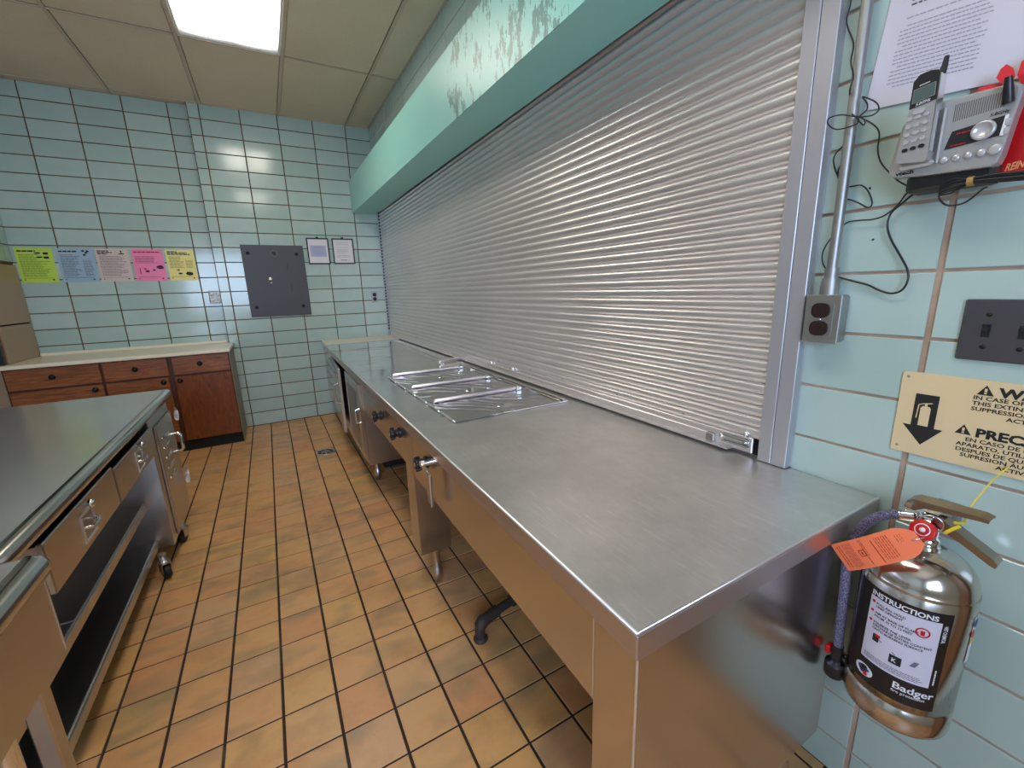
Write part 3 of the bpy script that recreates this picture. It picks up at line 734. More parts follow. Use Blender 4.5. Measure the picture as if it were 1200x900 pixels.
# torn paper scraps on the cabinet door edge
def scrap(y, z, w_, h_, label):
    mb = MB(); k = 7; rows = []
    for i in range(k):
        v = i/(k-1); ww = w_*(.5+.5*math.sin(2.2+5*v)); rows.append([(-.538+.008*math.sin(6*v+j*1.3)+.002*j, y+(j/4-.5)*ww+.006*math.sin(9*v), z-h_*v) for j in range(5)])
    vs = [p for q in rows for p in q]
    mb.add(vs, [(i*5+j, i*5+j+1, (i+1)*5+j+1, (i+1)*5+j) for i in range(k-1) for j in range(4)], True)
    mb.add([(a+.0015, b, c_) for a, b, c_ in vs], [(i*5+j, i*5+j+1, (i+1)*5+j+1, (i+1)*5+j) for i in range(k-1) for j in range(4)], True)
    obj('paper_scrap', mb, M_WHITE, None, label=label, cat='paper scrap')
scrap(2.90, .37, .030, .095, 'torn white paper scrap stuck below the handle of the steel cabinet door')
scrap(2.955, .71, .012, .075, 'narrow torn white paper scrap at the top corner of the steel cabinet')

# nearer table (corner only in view)
nt_ = thing('prep_table', 'second stainless steel table, only its rounded corner and plain apron in view', 'table', (-.8, .65, 0))
part('tabletop', MB().box(-1.25, -.476, .18, 1.133, .776, .8195, .004), M_TTOP, nt_)
part('rolled_edge', bull(-.490, -.449, .175, 1.140, .774, .8202, .020), M_ROLL, nt_)
part('apron', MB().box(-.480, -.468, .22, 1.125, .597, .774, .002).box(-1.2, -.48, 1.113, 1.125, .597, .774, .002), M_STEEL2, nt_)
part('apron_highlight', MB().box(-.4685, -.4668, 1.1225, 1.1265, .60, .773), M_EDGE, nt_)  # pale strip painted as the highlight on the apron corner
for x, y in ((-.515, .965), (-.515, .30), (-1.18, .965), (-1.18, .30)):
    part('leg', MB().tube([(x, y, 0.02), (x, y, .60)], .019, 18), M_CHROME, nt_)
part('leg_brace', MB().tube([(-.515, .93, .60), (-.535, .925, .16)], .012, 12), M_CHROME, nt_)

# ================================================================ OAK CABINETS ON THE FAR WALL
YF = 4.42
bc = thing('base_cabinet', 'low brown oak cabinet with drawers and doors under a cream worktop', 'cabinet', (-1.04, 4.7, 0))
part('carcass', MB().box(-1.735, -.352, YF+.018, DL-.003, .10, .842), M_OAKD, bc)
part('side_panel', MB().box(-.3515, -.346, YF+.004, DL-.075, .0, .842, .001), M_CABSIDE, bc, label='grey laminate side panel')
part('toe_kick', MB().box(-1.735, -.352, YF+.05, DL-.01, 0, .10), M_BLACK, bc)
def wknob(x, z, par):
    k = sub('knob', MB().lathe([(.020, 0), (.019, -.003), (.008, -.006), (.007, -.014), (.014, -.018), (.015, -.024), (.008, -.029), (0, -.030)], (x, YF, z), 16, 'y'), M_IRON, par, bc)
for x0, x1, kn in ((-.757, -.356, -.569), (-1.190, -.785, -.997), (-1.722, -1.206, -1.477)):
    d = part('drawer', MB().box(x0, x1, YF, YF+.018, .682, .836, .004), M_OAKH, bc); wknob(kn, .762, d)
for x0, x1, kn in ((-.760, -.356, -.725), (-1.192, -.795, -.834), (-1.722, -1.208, -1.257)):
    d = part('door', MB().box(x0, x1, YF, YF+.018, .105, .668, .004), M_OAKV if x1 > -.5 else M_OAKH, bc); wknob(kn, .632, d)
wtop = thing('laminate_worktop', 'cream laminate worktop on the oak cabinets below the coloured posters', 'worktop', (-1.04, 4.7, .843))
part('worktop_slab', MB().box(-1.735, -.337, 4.388, DL-.003, .8425, .872, .005), M_CREAM, wtop)
part('backsplash', MB().box(-1.700, -.388, DL-.030, DL-.003, .872, .897, .004), M_CREAM, wtop)
# beige tall cabinet at far left
fr = thing('tall_cabinet', 'beige metal tall cabinet at the left end of the cream worktop', 'cabinet', (-2.0, 4.75, 0))
part('lower_body', MB().box(-2.36, -1.745, 4.50, DL-.01, 0, 1.147, .003).box(-1.745, -1.704, 4.52, DL-.006, .874, 1.147, .003), M_BEIGE, fr)
part('upper_body', MB().box(-2.36, -1.702, 4.50, DL-.006, 1.158, 1.606, .003), M_BEIGE, fr)
part('seam_gasket', MB().box(-2.35, -1.715, 4.51, DL-.012, 1.147, 1.158), M_BLACK, fr)
part('front_door', MB().box(-2.36, -1.712, 4.455, 4.492, .874, 1.60, .004), M_BPLAST, fr, label='dark front edge')

# ================================================================ THINGS ON THE FAR WALL
# coloured posters
PC = [((-1.693, -1.475), (236, 1.), 'lime', (196, 226, 84), 'lime green instruction poster, leftmost of the five on the far wall'),
      ((-1.453, -1.222), None, 'blue', (160, 186, 206), 'pale blue instruction poster between the green and the beige ones'),
      ((-1.211, -.995), None, 'beige', (214, 194, 186), 'pinkish beige instruction poster in the middle of the row of five'),
      ((-.975, -.757), None, 'pink', (252, 128, 172), 'bright pink instruction poster between the beige and the yellow ones'),
      ((-.737, -.527), None, 'yellow', (240, 224, 120), 'yellow instruction poster, rightmost of the five on the far wall')]
for idx, ((x0, x1), _, nm, col, lab) in enumerate(PC):
    z0, z1 = 1.470, 1.743; w_ = x1-x0; h_ = z1-z0
    t = thing('poster', lab, 'poster', ((x0+x1)/2, DL-.002, z0), 0, 'coloured kitchen instruction posters')
    F = on_far(x0, z0, DL, .001)
    part('sheet', MB().prism([(0, 0), (w_, 0), (w_, h_), (0, h_)], .0016, F), paper('paper_'+nm, *col), t)
    G = lambda u, v, x0=x0, z0=z0: (x0+u, DL-.0032, z0+v)
    ink = MB()
    dark = mat('print_'+nm, srgb(*[int(c_*.42) for c_ in col]), .7)
    if idx == 3: dark = mat('print_pink', srgb(150, 40, 90), .7)
    bold = MB()
    if idx in (0, 1): words(bold, G, .015, .015+.48*w_, h_-.030, .011, 0, (.02, .035), .004)
    elif idx == 3: words(bold, G, .015, w_-.02, h_-.028, .009, 0, (.02, .035), .004)
    else:
        words(bold, G, .012, .4*w_, h_-.022, .008, 0, (.02, .03), .004); words(bold, G, .012, (.5 if idx == 2 else .75)*w_, h_-.034, .008, 0, (.02, .03), .004); words(bold, G, .012, (.35 if idx == 2 else .85)*w_, h_-.046, .008, 0, (.02, .03), .004)
    ytop = h_-(.055 if idx < 2 else .065); ybot = (.15 if idx == 3 else (.11 if idx == 4 else .045)); k = 0
    while ytop > ybot:
        ue = w_*(.62 if (idx in (0,) and ytop > h_-.10) else (.60 if idx in (1, 4) else .92))
        words(ink, G, .018, ue, ytop, .0035, .35, (.006, .02), .003)
        if idx in (1, 4) and ytop < h_-.09: words(ink, G, .66*w_, .92*w_, ytop, .0035, .2, (.006, .02), .003)
        ytop -= .0105
    words(ink, G, .015, w_-.03, .034, .0025, .1, (.05, .08), .002)
    def blob(mb, cu_, cv, ru, rv, n=9):
        pts = [G(cu_+ru*math.cos(2*PI*i/n)*random.uniform(.75, 1.1), cv+rv*math.sin(2*PI*i/n)*random.uniform(.75, 1.1)) for i in range(n)]
        mb.add(pts, [tuple(range(n))])
    if idx == 0:
        blob(bold, .60*w_, h_-.040, .022, .007); blob(bold, .62*w_, h_-.072, .022, .008)
        for vv in (.051, .083): bold.quad(G(.74*w_, h_-vv), G(.88*w_, h_-vv), G(.88*w_, h_-vv+.017), G(.74*w_, h_-vv+.017))
    if idx == 1:
        for cu_, cv in ((.72, .02), (.80, .035), (.74, .052), (.84, .022)): blob(bold, cu_*w_, h_-cv, .012, .008)
    if idx == 2: blob(bold, .78*w_, h_-.022, .007, .010); blob(bold, .78*w_, h_-.040, .022, .006)
    if idx == 3:
        blob(bold, .84*w_, .12, .028, .018); blob(bold, .40*w_, .085, .016, .010); blob(bold, .34*w_, .105, .012, .006); blob(bold, .62*w_, .095, .012, .008)
        bold.quad(G(.16*w_, .06), G(.19*w_, .06), G(.19*w_, .11), G(.16*w_, .11))
    if idx == 4:
        blob(bold, .72*w_, .062, .030, .018); blob(bold, .40*w_, .062, .016, .010); blob(bold, .34*w_, .095, .012, .006)
    blob(bold, .10*w_, .022, .005, .005, 6); blob(bold, .86*w_, .022, .008, .007, 6)
    part('print', ink, dark, t); part('headline_print', bold, mat('poster_black' if idx != 3 else 'poster_maroon', srgb(30, 30, 34) if idx != 3 else srgb(96, 30, 60), .7), t)
# electrical panel
t = thing('electrical_panel', 'dark grey electrical panel cover screwed flat to the tiled far wall', 'electrical panel', (.125, D, 1.104))
part('cover', MB().box(-.148, .391, D-.022, D-.002, 1.104, 1.789, .003), M_PANEL, t)
for x, z in ((-.095, 1.712), (.325, 1.706), (-.092, 1.198), (.325, 1.195)):
    part('screw', MB().lathe([(.016, -.022), (.015, -.027), (.006, -.029), (0, -.029)], (x, D, z), 14, 'y'), M_IRON, t)
part('lock', MB().lathe([(.020, -.022), (.020, -.030), (.012, -.036), (0, -.036)], (.062, D, 1.468), 16, 'y').box(.055, .078, D-.04, D-.022, 1.425, 1.437, .003), M_CHROME, t)
F = lambda u, v: (.127+u, D-.0230, 1.712+v)
b = MB()
ring = [(math.cos(2*PI*i/24), math.sin(2*PI*i/24)) for i in range(24)]
for i in range(24):
    (a, c_), (e, g_) = ring[i], ring[(i+1) % 24]; b.quad(F(.030*a, .030*c_), F(.030*e, .030*g_), F(.026*e, .026*g_), F(.026*a, .026*c_))
part('maker_badge', b, mat('brass_print', srgb(120, 104, 50), .5), t)
b = MB(); b.quad(F(-.020, -.004), F(-.012, -.004), F(-.012, .016), F(-.020, .016)); b.quad(F(-.006, -.018), F(.016, -.018), F(.016, .014), F(-.006, .014)); b.quad(F(.0, -.012), F(.006, -.012), F(.006, .008), F(0, .008))
part('badge_mark', b, M_INK, t)
b = MB()
for x, z in ((.222, 1.585), (.236, 1.385)): b.box(x, x+.012, D-.0236, D-.022, z-.035, z+.035)
part('embossed_mark', b, mat('embossed_grey', srgb(60, 57, 63), .5), t)
# two framed certificates
for (x0, x1, z0, z1, lab, kind) in ((.431, .640, 1.610, 1.868, 'black framed certificate with a lilac print, beside the grey electrical panel', 0), (.673, .886, 1.612, 1.869, 'black framed typed certificate, right of the lilac one', 1)):
    t = thing('framed_certificate', lab, 'frame', ((x0+x1)/2, D, z0), 0, 'framed certificates on the far wall')
    f = MB(); e = .011
    for a in ((x0, x1, z0, z0+e), (x0, x1, z1-e, z1), (x0, x0+e, z0+e, z1-e), (x1-e, x1, z0+e, z1-e)): f.box(a[0], a[1], D-.020, D-.003, a[2], a[3], .002)
    part('frame', f, M_BPLAST, t)
    part('certificate', MB().box(x0+e, x1-e, D-.010, D-.004, z0+e, z1-e), paper('certificate_paper', 226, 222, 226), t)
    G = lambda u, v, x0=x0, z0=z0: (x0+u, D-.0108, z0+v); ink = MB(); w_ = x1-x0; h_ = z1-z0
    if kind == 0:
        ink.quad(G(.03, .075), G(w_-.03, .075), G(w_-.03, .185), G(.03, .185)); part('lilac_print', ink, mat('lilac_print', srgb(176, 178, 212), .6), t)
        G = lambda u, v, x0=x0, z0=z0: (x0+u, D-.0112, z0+v); ink = MB()
        for v in (.17, .158, .14, .12, .10): words(ink, G, .06, w_-.05, v, .004, .2)
    else:
        for v in (.215, .195, .165, .14, .128, .11, .085, .07): words(ink, G, .04, w_-.04, v, .004, .2)
        words(ink, G, .07, .14, .035, .009, 0, (.02, .02), .003)
    part('print', ink, M_GINK, t)
    part('hanger', MB().box((x0+x1)/2-.012, (x0+x1)/2+.012, D-.012, D-.003, z1, z1+.014, .003), M_BPLAST, t)
# small outlets on the far wall
t = thing('wall_outlet', 'small black duplex outlet on the far wall beside the shutter', 'outlet', (1.055, D, 1.197))
part('cover_plate', MB().box(1.02, 1.09, D-.007, D-.001, 1.197, 1.317, .003), M_GALV, t)
for z in (1.235, 1.282): part('receptacle', MB().lathe([(.021, -.007), (.020, -.010), (0, -.010)], (1.055, D, z), 16, 'y'), M_BPLAST, t)
t = thing('outlet_box', 'square steel outlet box with four pale sockets, below the yellow poster', 'outlet', (-.418, DL, 1.248))
part('steel_box', MB().box(-.468, -.366, DL-.052, DL-.001, 1.252, 1.368, .006), M_GALV, t)
for x in (-.443, -.392):
    for z in (1.284, 1.336): part('receptacle', MB().lathe([(.019, -.052), (.018, -.058), (0, -.058)], (x, DL, z), 16, 'y'), M_WHITE, t)

# ================================================================ THINGS ON THE NEAR RIGHT WALL
# conduit with outlet box
t = thing('conduit', 'vertical galvanised conduit pipe down the tiles to the outlet box', 'pipe', (W-.028, .506, 1.276))
part('pipe', MB().tube([(W-.028, .5055, 1.318), (W-.026, .508, 2.0), (W-.026, .51, H-.01)], .0105, 16), M_GALV, t)
part('coupling', MB().tube([(W-.028, .5055, 1.312), (W-.028, .5055, 1.336)], .0135, 16).tube([(W-.028, .5055, 1.289), (W-.028, .5055, 1.313)], [.019, .0165], 16).tube([(W-.028, .5055, 1.276), (W-.028, .5055, 1.290)], .0195, 8), M_GALV, t)
t = thing('surface_outlet', 'galvanised surface outlet box with two dark brown sockets beside the track', 'outlet', (W-.024, .508, 1.167))
part('steel_box', MB().box(W-.043, W-.001, .4725, .5425, 1.167, 1.2745, .004), M_GALV, t)
part('face_plate', MB().box(W-.0465, W-.043, .4695, .5430, 1.165, 1.2760, .0015), M_GALV, t)
part('socket_surround', MB().prism(rrect(.050, .092, .016, 5), .0025, lambda u, v, h: (W-.0465-h, .508-u, 1.2195+v)), M_GALV, t)
for z in (1.2405, 1.1995):
    o = part('receptacle', MB().prism(rrect(.038, .034, .014, 5), .004, lambda u, v, h, z=z: (W-.0488-h, .508-u, z+v)), M_BAKE, t)
    sl = MB()
    for dy in (-.006, .006): sl.box(W-.0533, W-.0527, .508+dy-.0015, .508+dy+.0015, z-.001, z+.009)
    sub('slot', sl, M_BLACK, o, t)
part('centre_screw', MB().lathe([(.0035, -.049), (.003, -.0515), (0, -.0515)], (W, .508, 1.22), 10, 'x'), M_CHROME, t)
# switch plate
t = thing('switch_plate', 'brushed steel switch plate with black toggles on the tiled wall', 'switch', (W, .205, 1.152))
m_ = steel('plate_steel', (.17, .16, .185), .34, .46)
part('plate', MB().box(W-.007, W-.001, .122, .283, 1.152, 1.2665, .0025), m_, t)
for y in (.2485, .2025, .1565):
    o = part('toggle', MB().box(W-.008, W-.0068, y-.0058, y+.0058, 1.197, 1.2205).box(W-.018, W-.007, y-.004, y+.004, 1.208, 1.2185, .002), M_BPLAST, t)
for y in (.2485, .2025, .1565):
    for z in (1.2385, 1.1785): part('screw', MB().lathe([(.0042, -.007), (.0038, -.0085), (0, -.0085)], (W, y, z), 12, 'x'), M_IRON, t)
# warning sign
sg = thing('warning_sign', 'cream bilingual fire extinguisher sign with black arrow, above the steel extinguisher', 'sign', (W, .23, .938))
SYL, SYR = .3555, .095; SZB, SZT = .9400, 1.1160
F = lambda u, v, h=0.: (W-.001-h, SYL-u, SZB+v)
part('sign_board', MB().prism(rrect(SYL-SYR, SZT-SZB, .006, 4, (SYL-SYR)/2, (SZT-SZB)/2), .003, F), M_SIGN, sg)
G = lambda y, z: (W-.0045, y, z)
ar = MB(); ar.add([G(.3290, 1.0720), G(.2920, 1.0720), G(.2920, 1.0030), G(.2785, 1.0030), G(.3085, .9635), G(.3420, 1.0030), G(.3290, 1.0030)], [tuple(range(7))])
part('arrow', ar, M_INK, sg)
G2 = lambda y, z: (W-.0049, y, z)
ic = MB(); ic.add([G2(.3180, 1.0050), G2(.3020, 1.0050), G2(.3020, 1.0430), G2(.3045, 1.0470), G2(.3150, 1.0470), G2(.3180, 1.0430)], [tuple(range(6))])
ic.quad(G2(.3120, 1.0470), G2(.3080, 1.0470), G2(.3080, 1.0520), G2(.3120, 1.0520)); ic.quad(G2(.3150, 1.0510), G2(.3010, 1.0540), G2(.3010, 1.0560), G2(.3150, 1.0530))
for a, b in (((.3130, 1.0530), (.3215, 1.0490)), ((.3215, 1.0490), (.3225, 1.0200))):
    dy, dz = b[0]-a[0], b[1]-a[1]; L_ = math.hypot(dy, dz); ny, nz = -dz/L_*.0009, dy/L_*.0009
    ic.quad(G2(a[0]+ny, a[1]+nz), G2(b[0]+ny, b[1]+nz), G2(b[0]-ny, b[1]-nz), G2(a[0]-ny, a[1]-nz))
part('extinguisher_pictogram', ic, M_SIGN, sg)
L = MB()
def line(txt, y, z, cap, bold=0., align='LEFT', xs=1.): text_mb(txt, cap/.70, lambda u, v: (W-.0045, y-u, z+v), bold, 0, align, xs, L)
line('WARNING', .2140, 1.0880, .0165, .045, xs=1.18)
for i, tx in enumerate(('IN CASE OF APPLIANCE FIRE, USE', 'THIS EXTINGUISHER AFTER FIXED', 'SUPPRESSION SYSTEM HAS BEEN')): line(tx, .2465, 1.0775-.0110*i, .0074, .022, xs=1.20)
line('ACTUATED', .1985, 1.0440, .0074, .022, xs=1.20)
line('PRECAUCION', .2330, 1.0045, .0165, .045, xs=1.12)
for tx, y, z in (('EN CASO DE INCENDIO DEL', .2450, .9925), ('APARATO, UTILICE ESTE EXTINTOR', .2565, .9815), ('DESPUES DE QUE EL SISTEMA DE', .2560, .9705), ('SUPRESION AUTOMATICO HAYA SIDO', .2480, .9600), ('ACTIVADO', .1975, .9490)): line(tx, y, z, .0074, .022, xs=1.18)
part('lettering', L, M_INK, sg)
for y, z in ((.2315, 1.0872), (.2500, 1.0050)):
    tri = MB(); ex = MB(); tri.add([G(y+.0115, z), G(y-.0115, z), G(y, z+.0195)], [(0, 1, 2)])
    ex.quad(G2(y+.0018, z+.0065), G2(y-.0018, z+.0065), G2(y-.0018, z+.0130), G2(y+.0018, z+.0130)); ex.quad(G2(y+.0018, z+.0022), G2(y-.0018, z+.0022), G2(y-.0018, z+.0050), G2(y+.0018, z+.0050))
    part('warning_triangle', tri, M_INK, sg); part('exclamation_mark', ex, M_SIGN, sg)
for y, z in ((.346, 1.1055), (.3455, .953)): part('rivet', MB().lathe([(.0028, -.0042), (.002, -.0052), (0, -.0054)], (W, y, z), 10, 'x'), M_GALV, sg)
# laminated notice
U = Vector((0, -.9946, -.1033)); V = Vector((0, -.1033, .9946)); P0 = Vector((W-.004, .4965, 1.6575))
t = thing('laminated_notice', 'white laminated notice with typed paragraphs, above the cordless phone', 'notice', tuple(P0))
def on_note(u, v, h=0.): q = P0+U*u+V*v; return (W-.0025-h-.004*math.sin(PI*min(1, max(0, u/.25)))*.6, q.y, q.z)
mb = MB(); nn = 8
for i in range(nn):
    a, b = .25*i/nn, .25*(i+1)/nn
    mb.quad(on_note(a, 0), on_note(b, 0), on_note(b, .33), on_note(a, .33)); mb.quad(on_note(a, 0, -.001), on_note(b, 0, -.001), on_note(b, .33, -.001), on_note(a, .33, -.001))
part('laminate_sheet', mb, mat('laminated_white', srgb(214, 210, 222), .12, 0, Coat_Weight=.6), t)
ink = MB(); G = lambda u, v: on_note(u, v, .0006)
ink2 = MB()
for i in range(5): words(ink2, G, .038, .215 if i < 4 else .07, .165+.0075*(5-i)-.004, .0032, .1, (.004, .014), .0022)
words(ink, G, .036, .165, .148, .0022, 0, (.004, .012), .002)
for i in range(16): words(ink, G, .030 if i % 5 else .040, .165, .135-.0068*i, .0022, .12, (.003, .009), .0012)
part('typed_lines', ink, M_GINK, t); part('bold_lines', ink2, mat('dark_grey_ink', srgb(84, 82, 92), .7), t)

# cordless phone base, handset
X1 = W-.075
ph = thing('answering_machine', 'silver answering machine base with black display panel mounted on the wall', 'telephone', (W-.04, .335, 1.47))
Pm = lambda u, v, h=0.: (X1+.030-h, u, v)
outline = [(.4085, 1.506), (.4105, 1.512), (.4080, 1.530), (.4035, 1.566), (.399, 1.590), (.390, 1.598), (.350, 1.6125), (.300, 1.6125), (.262, 1.611), (.2525, 1.605), (.2500, 1.596), (.2545, 1.560), (.2600, 1.505), (.2635, 1.493), (.270, 1.4885), (.300, 1.4900), (.36, 1.4935), (.402, 1.499)]
part('base_shell', MB().prism(outline, .030, Pm), M_SPLAST, ph)
b = bmesh.new(); ob = [c for c in ph.children][-1]; b.from_mesh(ob.data); bmesh.ops.bevel(b, geom=[e for e in b.edges if len(e.link_faces) == 2 and e.calc_face_angle(0) > 1.2], offset=.004, segments=3, affect='EDGES', profile=.6); b.to_mesh(ob.data); b.free()
for p_ in ob.data.polygons: p_.use_smooth = False
part('bracket', MB().box(W-.060, W-.001, .268, .386, 1.468, 1.500, .006).box(W-.046, W-.001, .30, .38, 1.50, 1.58, .004), M_BPLAST, ph)
Q = lambda u, v, h=0.: (X1-.0004-h, u, v)
part('display_panel', MB().prism([(.333, 1.5300), (.3265, 1.5580), (.2640, 1.5640), (.2665, 1.5345)], .001, Q), M_BPLAST, ph)
part('display_trim', MB().prism([(.2665, 1.5345), (.2640, 1.5640), (.2600, 1.5640), (.2620, 1.5330)], .0018, Q), M_WHITE, ph)
part('dial', MB().lathe([(.0150, -.001), (.0150, -.006), (.0115, -.008), (.0105, -.0055), (0, -.0058)], (X1, .2865, 1.5480), 28, 'x'), M_SPLAST2, ph)
rd = MB(); G = lambda u, v: (X1-.0018, .330-u, 1.5+v); words(rd, G, .010, .028, .0515, .0018, 0, (.004, .008), .001); words(rd, G, .004, .024, .0335, .0018, 0, (.004, .008), .001)
part('red_print', rd, M_RED, ph)
for y, z, r in ((.3305, 1.5130, .0055), (.3150, 1.5130, .0055), (.3000, 1.5130, .0055), (.2845, 1.5130, .006), (.2685, 1.5140, .0085)):
    part('button', MB().lathe([(r, -.0005), (r, -.003), (r*.7, -.0045), (0, -.0047)], (X1, y, z), 16, 'x'), M_SPLAST2, ph)
for z in (1.5530, 1.5400): part('button', MB().box(X1-.0035, X1, .2530+.0035, .2530+.0105-.0005, z-.005, z+.005, .0015), M_SPLAST2, ph)
gr = MB()
for i in range(22):
    y = .3280-.0028*i; gr.box(X1-.0006, X1, y-.0005, y+.0005, 1.5735+.00022*i, 1.6010)
part('speaker_grille', gr, mat('grille_dark', srgb(96, 94, 94), .6), ph)
part('lettering', text_mb('5.8GHz', .0070, lambda u, v: (X1-.001, .2830-u, 1.5675+v), .02, .2, 'LEFT', 1), M_INK, ph); part('lettering', text_mb('vtech', .0095, lambda u, v: (X1-.0012, .3975-u, 1.5010+v), .03, 0, 'LEFT', 1.3), M_INK, ph)
part('cradle', MB().box(X1-.012, X1, .3425, .3930, 1.5080, 1.5185, .004).box(X1-.004, X1, .338, .342, 1.51, 1.60, .001), M_SPLAST2, ph)
part('base_aerial', MB().tube([(X1-.002, .2640, 1.5820), (X1-.010, .2650, 1.600), (X1-.014, .2665, 1.6180)], [.0075, .0065, .0045], 14), M_BPLAST, ph)
hs = thing('cordless_handset', 'silver cordless handset with black top and stub aerial, in the base cradle', 'telephone', (W-.095, .368, 1.512))
X2 = W-.105
def hsm(u, v, h=0.): return (X2+.024-h, u, v)
low = [(.3905, 1.524), (.3895, 1.5195), (.386, 1.5175), (.350, 1.5125), (.3465, 1.515), (.3455, 1.53), (.3458, 1.6120), (.3820, 1.6060)]
upo = [(.3820, 1.6062), (.3458, 1.6122), (.3470, 1.652), (.350, 1.658), (.360, 1.6605), (.374, 1.659), (.3815, 1.650)]
part('handset_body', MB().prism(low, .024, hsm), M_SPLAST, hs)
part('handset_head', MB().prism(upo, .0255, hsm), M_BPLAST, hs)
part('side_trim', MB().prism([(.3458, 1.53), (.3445, 1.53), (.3450, 1.652), (.3470, 1.652)], .024, hsm), M_CHROME, hs)
R_ = lambda u, v, h=0.: (X2-.0018-h, u, v)
part('screen_bezel', MB().prism([(.3795, 1.6130), (.3485, 1.6185), (.3495, 1.6400), (.3790, 1.6360)], .0006, R_), M_CHROME, hs)
part('screen', MB().prism([(.3780, 1.6145), (.3500, 1.6197), (.3508, 1.6388), (.3776, 1.6347)], .0011, R_), M_LCD, hs)
part('stub_aerial', MB().tube([(X2+.012, .3490, 1.654), (X2+.012, .3468, 1.665), (X2+.012, .3460, 1.679)], [.006, .0045, .0035], 12), M_BPLAST, hs)
R3_ = lambda u, v, h=0.: (X2-.0003-h, u, v)
kc = [c for c in (.3790, .3675, .3560)]
for r in range(5):
    for i, y in enumerate(kc):
        z = 1.5890-.0128*r+(.0011*i)
        part('key', MB().prism(rrect(.0085, .0062, .003, 3, y-.001*0, z-.0), .0018, R3_), M_BPLAST if r == 4 else M_SPLAST2, hs)
part('navigation_key', MB().prism(rrect(.017, .009, .0042, 5, .3675, 1.5995), .0022, R3_), M_SPLAST2, hs)
part('lettering', text_mb('5.8GHz', .0062, lambda u, v: (X2-.0022, .3735-u, 1.6085+v*1+u*.16), .02, .2, 'LEFT', 1), M_WHITE, hs)
L = MB(); words(L, lambda u, v: (X2-.0022, .372-u, 1.6390+v+u*.13), 0, .014, .001, .0012, 0, (.012, .014), .001)
part('small_print', L, M_WHITE, hs)
# red card with lettering and red flower behind the phone
t = thing('red_card', 'red card with pale orange lettering showing behind the right of the phone', 'card', (W-.01, .25, 1.479))
part('card_sheet', MB().prism([(.300, 1.481), (.170, 1.477), (.170, 1.620), (.300, 1.620)], .004, lambda u, v, h: (W-.018-h, u, v)), M_RED, t)
part('lettering', text_mb('REIN', .0165, lambda u, v: (W-.0226, .2650-u, 1.4842+v+u*.12), .03, .25, 'LEFT', .62), mat('orange_print', srgb(250, 170, 110), .5), t)
t = thing('silk_flower', 'red artificial flower with a green leaf above the answering machine', 'flower', (W-.025, .268, 1.60))
pet = [(0, 0), (.010, .010), (.024, .014), (.036, .006), (.040, -.002), (.028, -.008), (.012, -.008)]
for k, (a, cy_, cz_, sc_) in enumerate(((2.9, .280, 1.617, .65), (.35, .268, 1.622, 1.1), (1.2, .264, 1.616, .9), (-.25, .262, 1.612, 1.1), (1.9, .276, 1.620, .6), (3.5, .278, 1.612, .5))):
    ca, sa = math.cos(a), math.sin(a)
    part('petal', MB().prism([(1.45*sc_*(u*ca-v*sa), 1.45*sc_*(u*sa+v*ca)) for u, v in pet], .0012, lambda u, v, h, k=k, cy_=cy_, cz_=cz_: (W-.024-.002*k-h-abs(u)*.25, cy_-u, cz_+v)), M_PETAL, t)
part('leaf', MB().prism([(sc*.4*1., v) for sc, v in ((0, 0), (.012, .007), (.026, .006), (.030, 0), (.016, -.005))], .001, lambda u, v, h: (W-.040-h, .2815-u, 1.6165+v)), M_GREEN, t)

# cables
def smooth_path(p, k=5):
    p = [Vector(q) for q in p]; out = []
    for i in range(len(p)-1):
        a = p[max(0, i-1)]; b = p[i]; c_ = p[i+1]; d = p[min(len(p)-1, i+2)]
        for j in range(k):
            t_ = j/k; out.append(.5*((2*b)+(c_-a)*t_+(2*a-5*b+4*c_-d)*t_*t_+(3*b-a-3*c_+d)*t_**3))
    out.append(p[-1]); return out
def cable(pts, r, x=W-.012, xs=None):
    q = [((xs[i] if xs else x), a, b) for i, (a, b) in enumerate(pts)]; return MB().tube(smooth_path(q), r, 8)
t = thing('black_cord', 'thin black cord looped around the conduit and down to the phone', 'cord', (W-.02, .52, 1.50))
c1 = [(.556, 2.05), (.550, 1.95), (.5446, 1.8791), (.5477, 1.8422), (.5294, 1.7951), (.5146, 1.7497), (.5062, 1.7197), (.5092, 1.6953), (.5211, 1.6802), (.5228, 1.656), (.5196, 1.6301), (.518, 1.6044), (.5367, 1.5837), (.5375, 1.563), (.521, 1.524), (.5163, 1.5125)]
part('cord', cable(c1, .0016, xs=[W-.012]*5+[W-.046]*3+[W-.012]*8), M_BPLAST, t)
part('cord', cable([(.5163, 1.5125), (.517, 1.5179), (.5271, 1.5465), (.5186, 1.5704), (.5215, 1.5974), (.520, 1.61)], .0016), M_BPLAST, t)
part('cord', cable([(.499, 1.6468), (.4863, 1.6299), (.493, 1.6239), (.5243, 1.6251), (.5425, 1.6407), (.5423, 1.6525), (.5197, 1.6519), (.4905, 1.6392), (.4647, 1.6326), (.453, 1.6396), (.4608, 1.6562), (.4846, 1.6738), (.4755, 1.6596), (.4738, 1.6465), (.4869, 1.6349), (.476, 1.6187), (.474, 1.626), (.4843, 1.6372)], .0014, x=W-.046), M_BPLAST, t)
part('cord', cable([(.4873, 1.6382), (.4675, 1.6208), (.4549, 1.6012), (.455, 1.5694), (.4458, 1.5429), (.4286, 1.5196), (.412, 1.500), (.396, 1.488)], .0015, xs=[W-.046, W-.03, W-.025, W-.02, W-.02, W-.02, W-.015, W-.015]), M_BPLAST, t)
part('cord', cable([(.505, 1.5090), (.4964, 1.5084), (.4774, 1.5063), (.4631, 1.4898), (.454, 1.4661), (.4605, 1.4587), (.4774, 1.4702), (.4944, 1.4801), (.507, 1.484)], .0016), M_BPLAST, t)
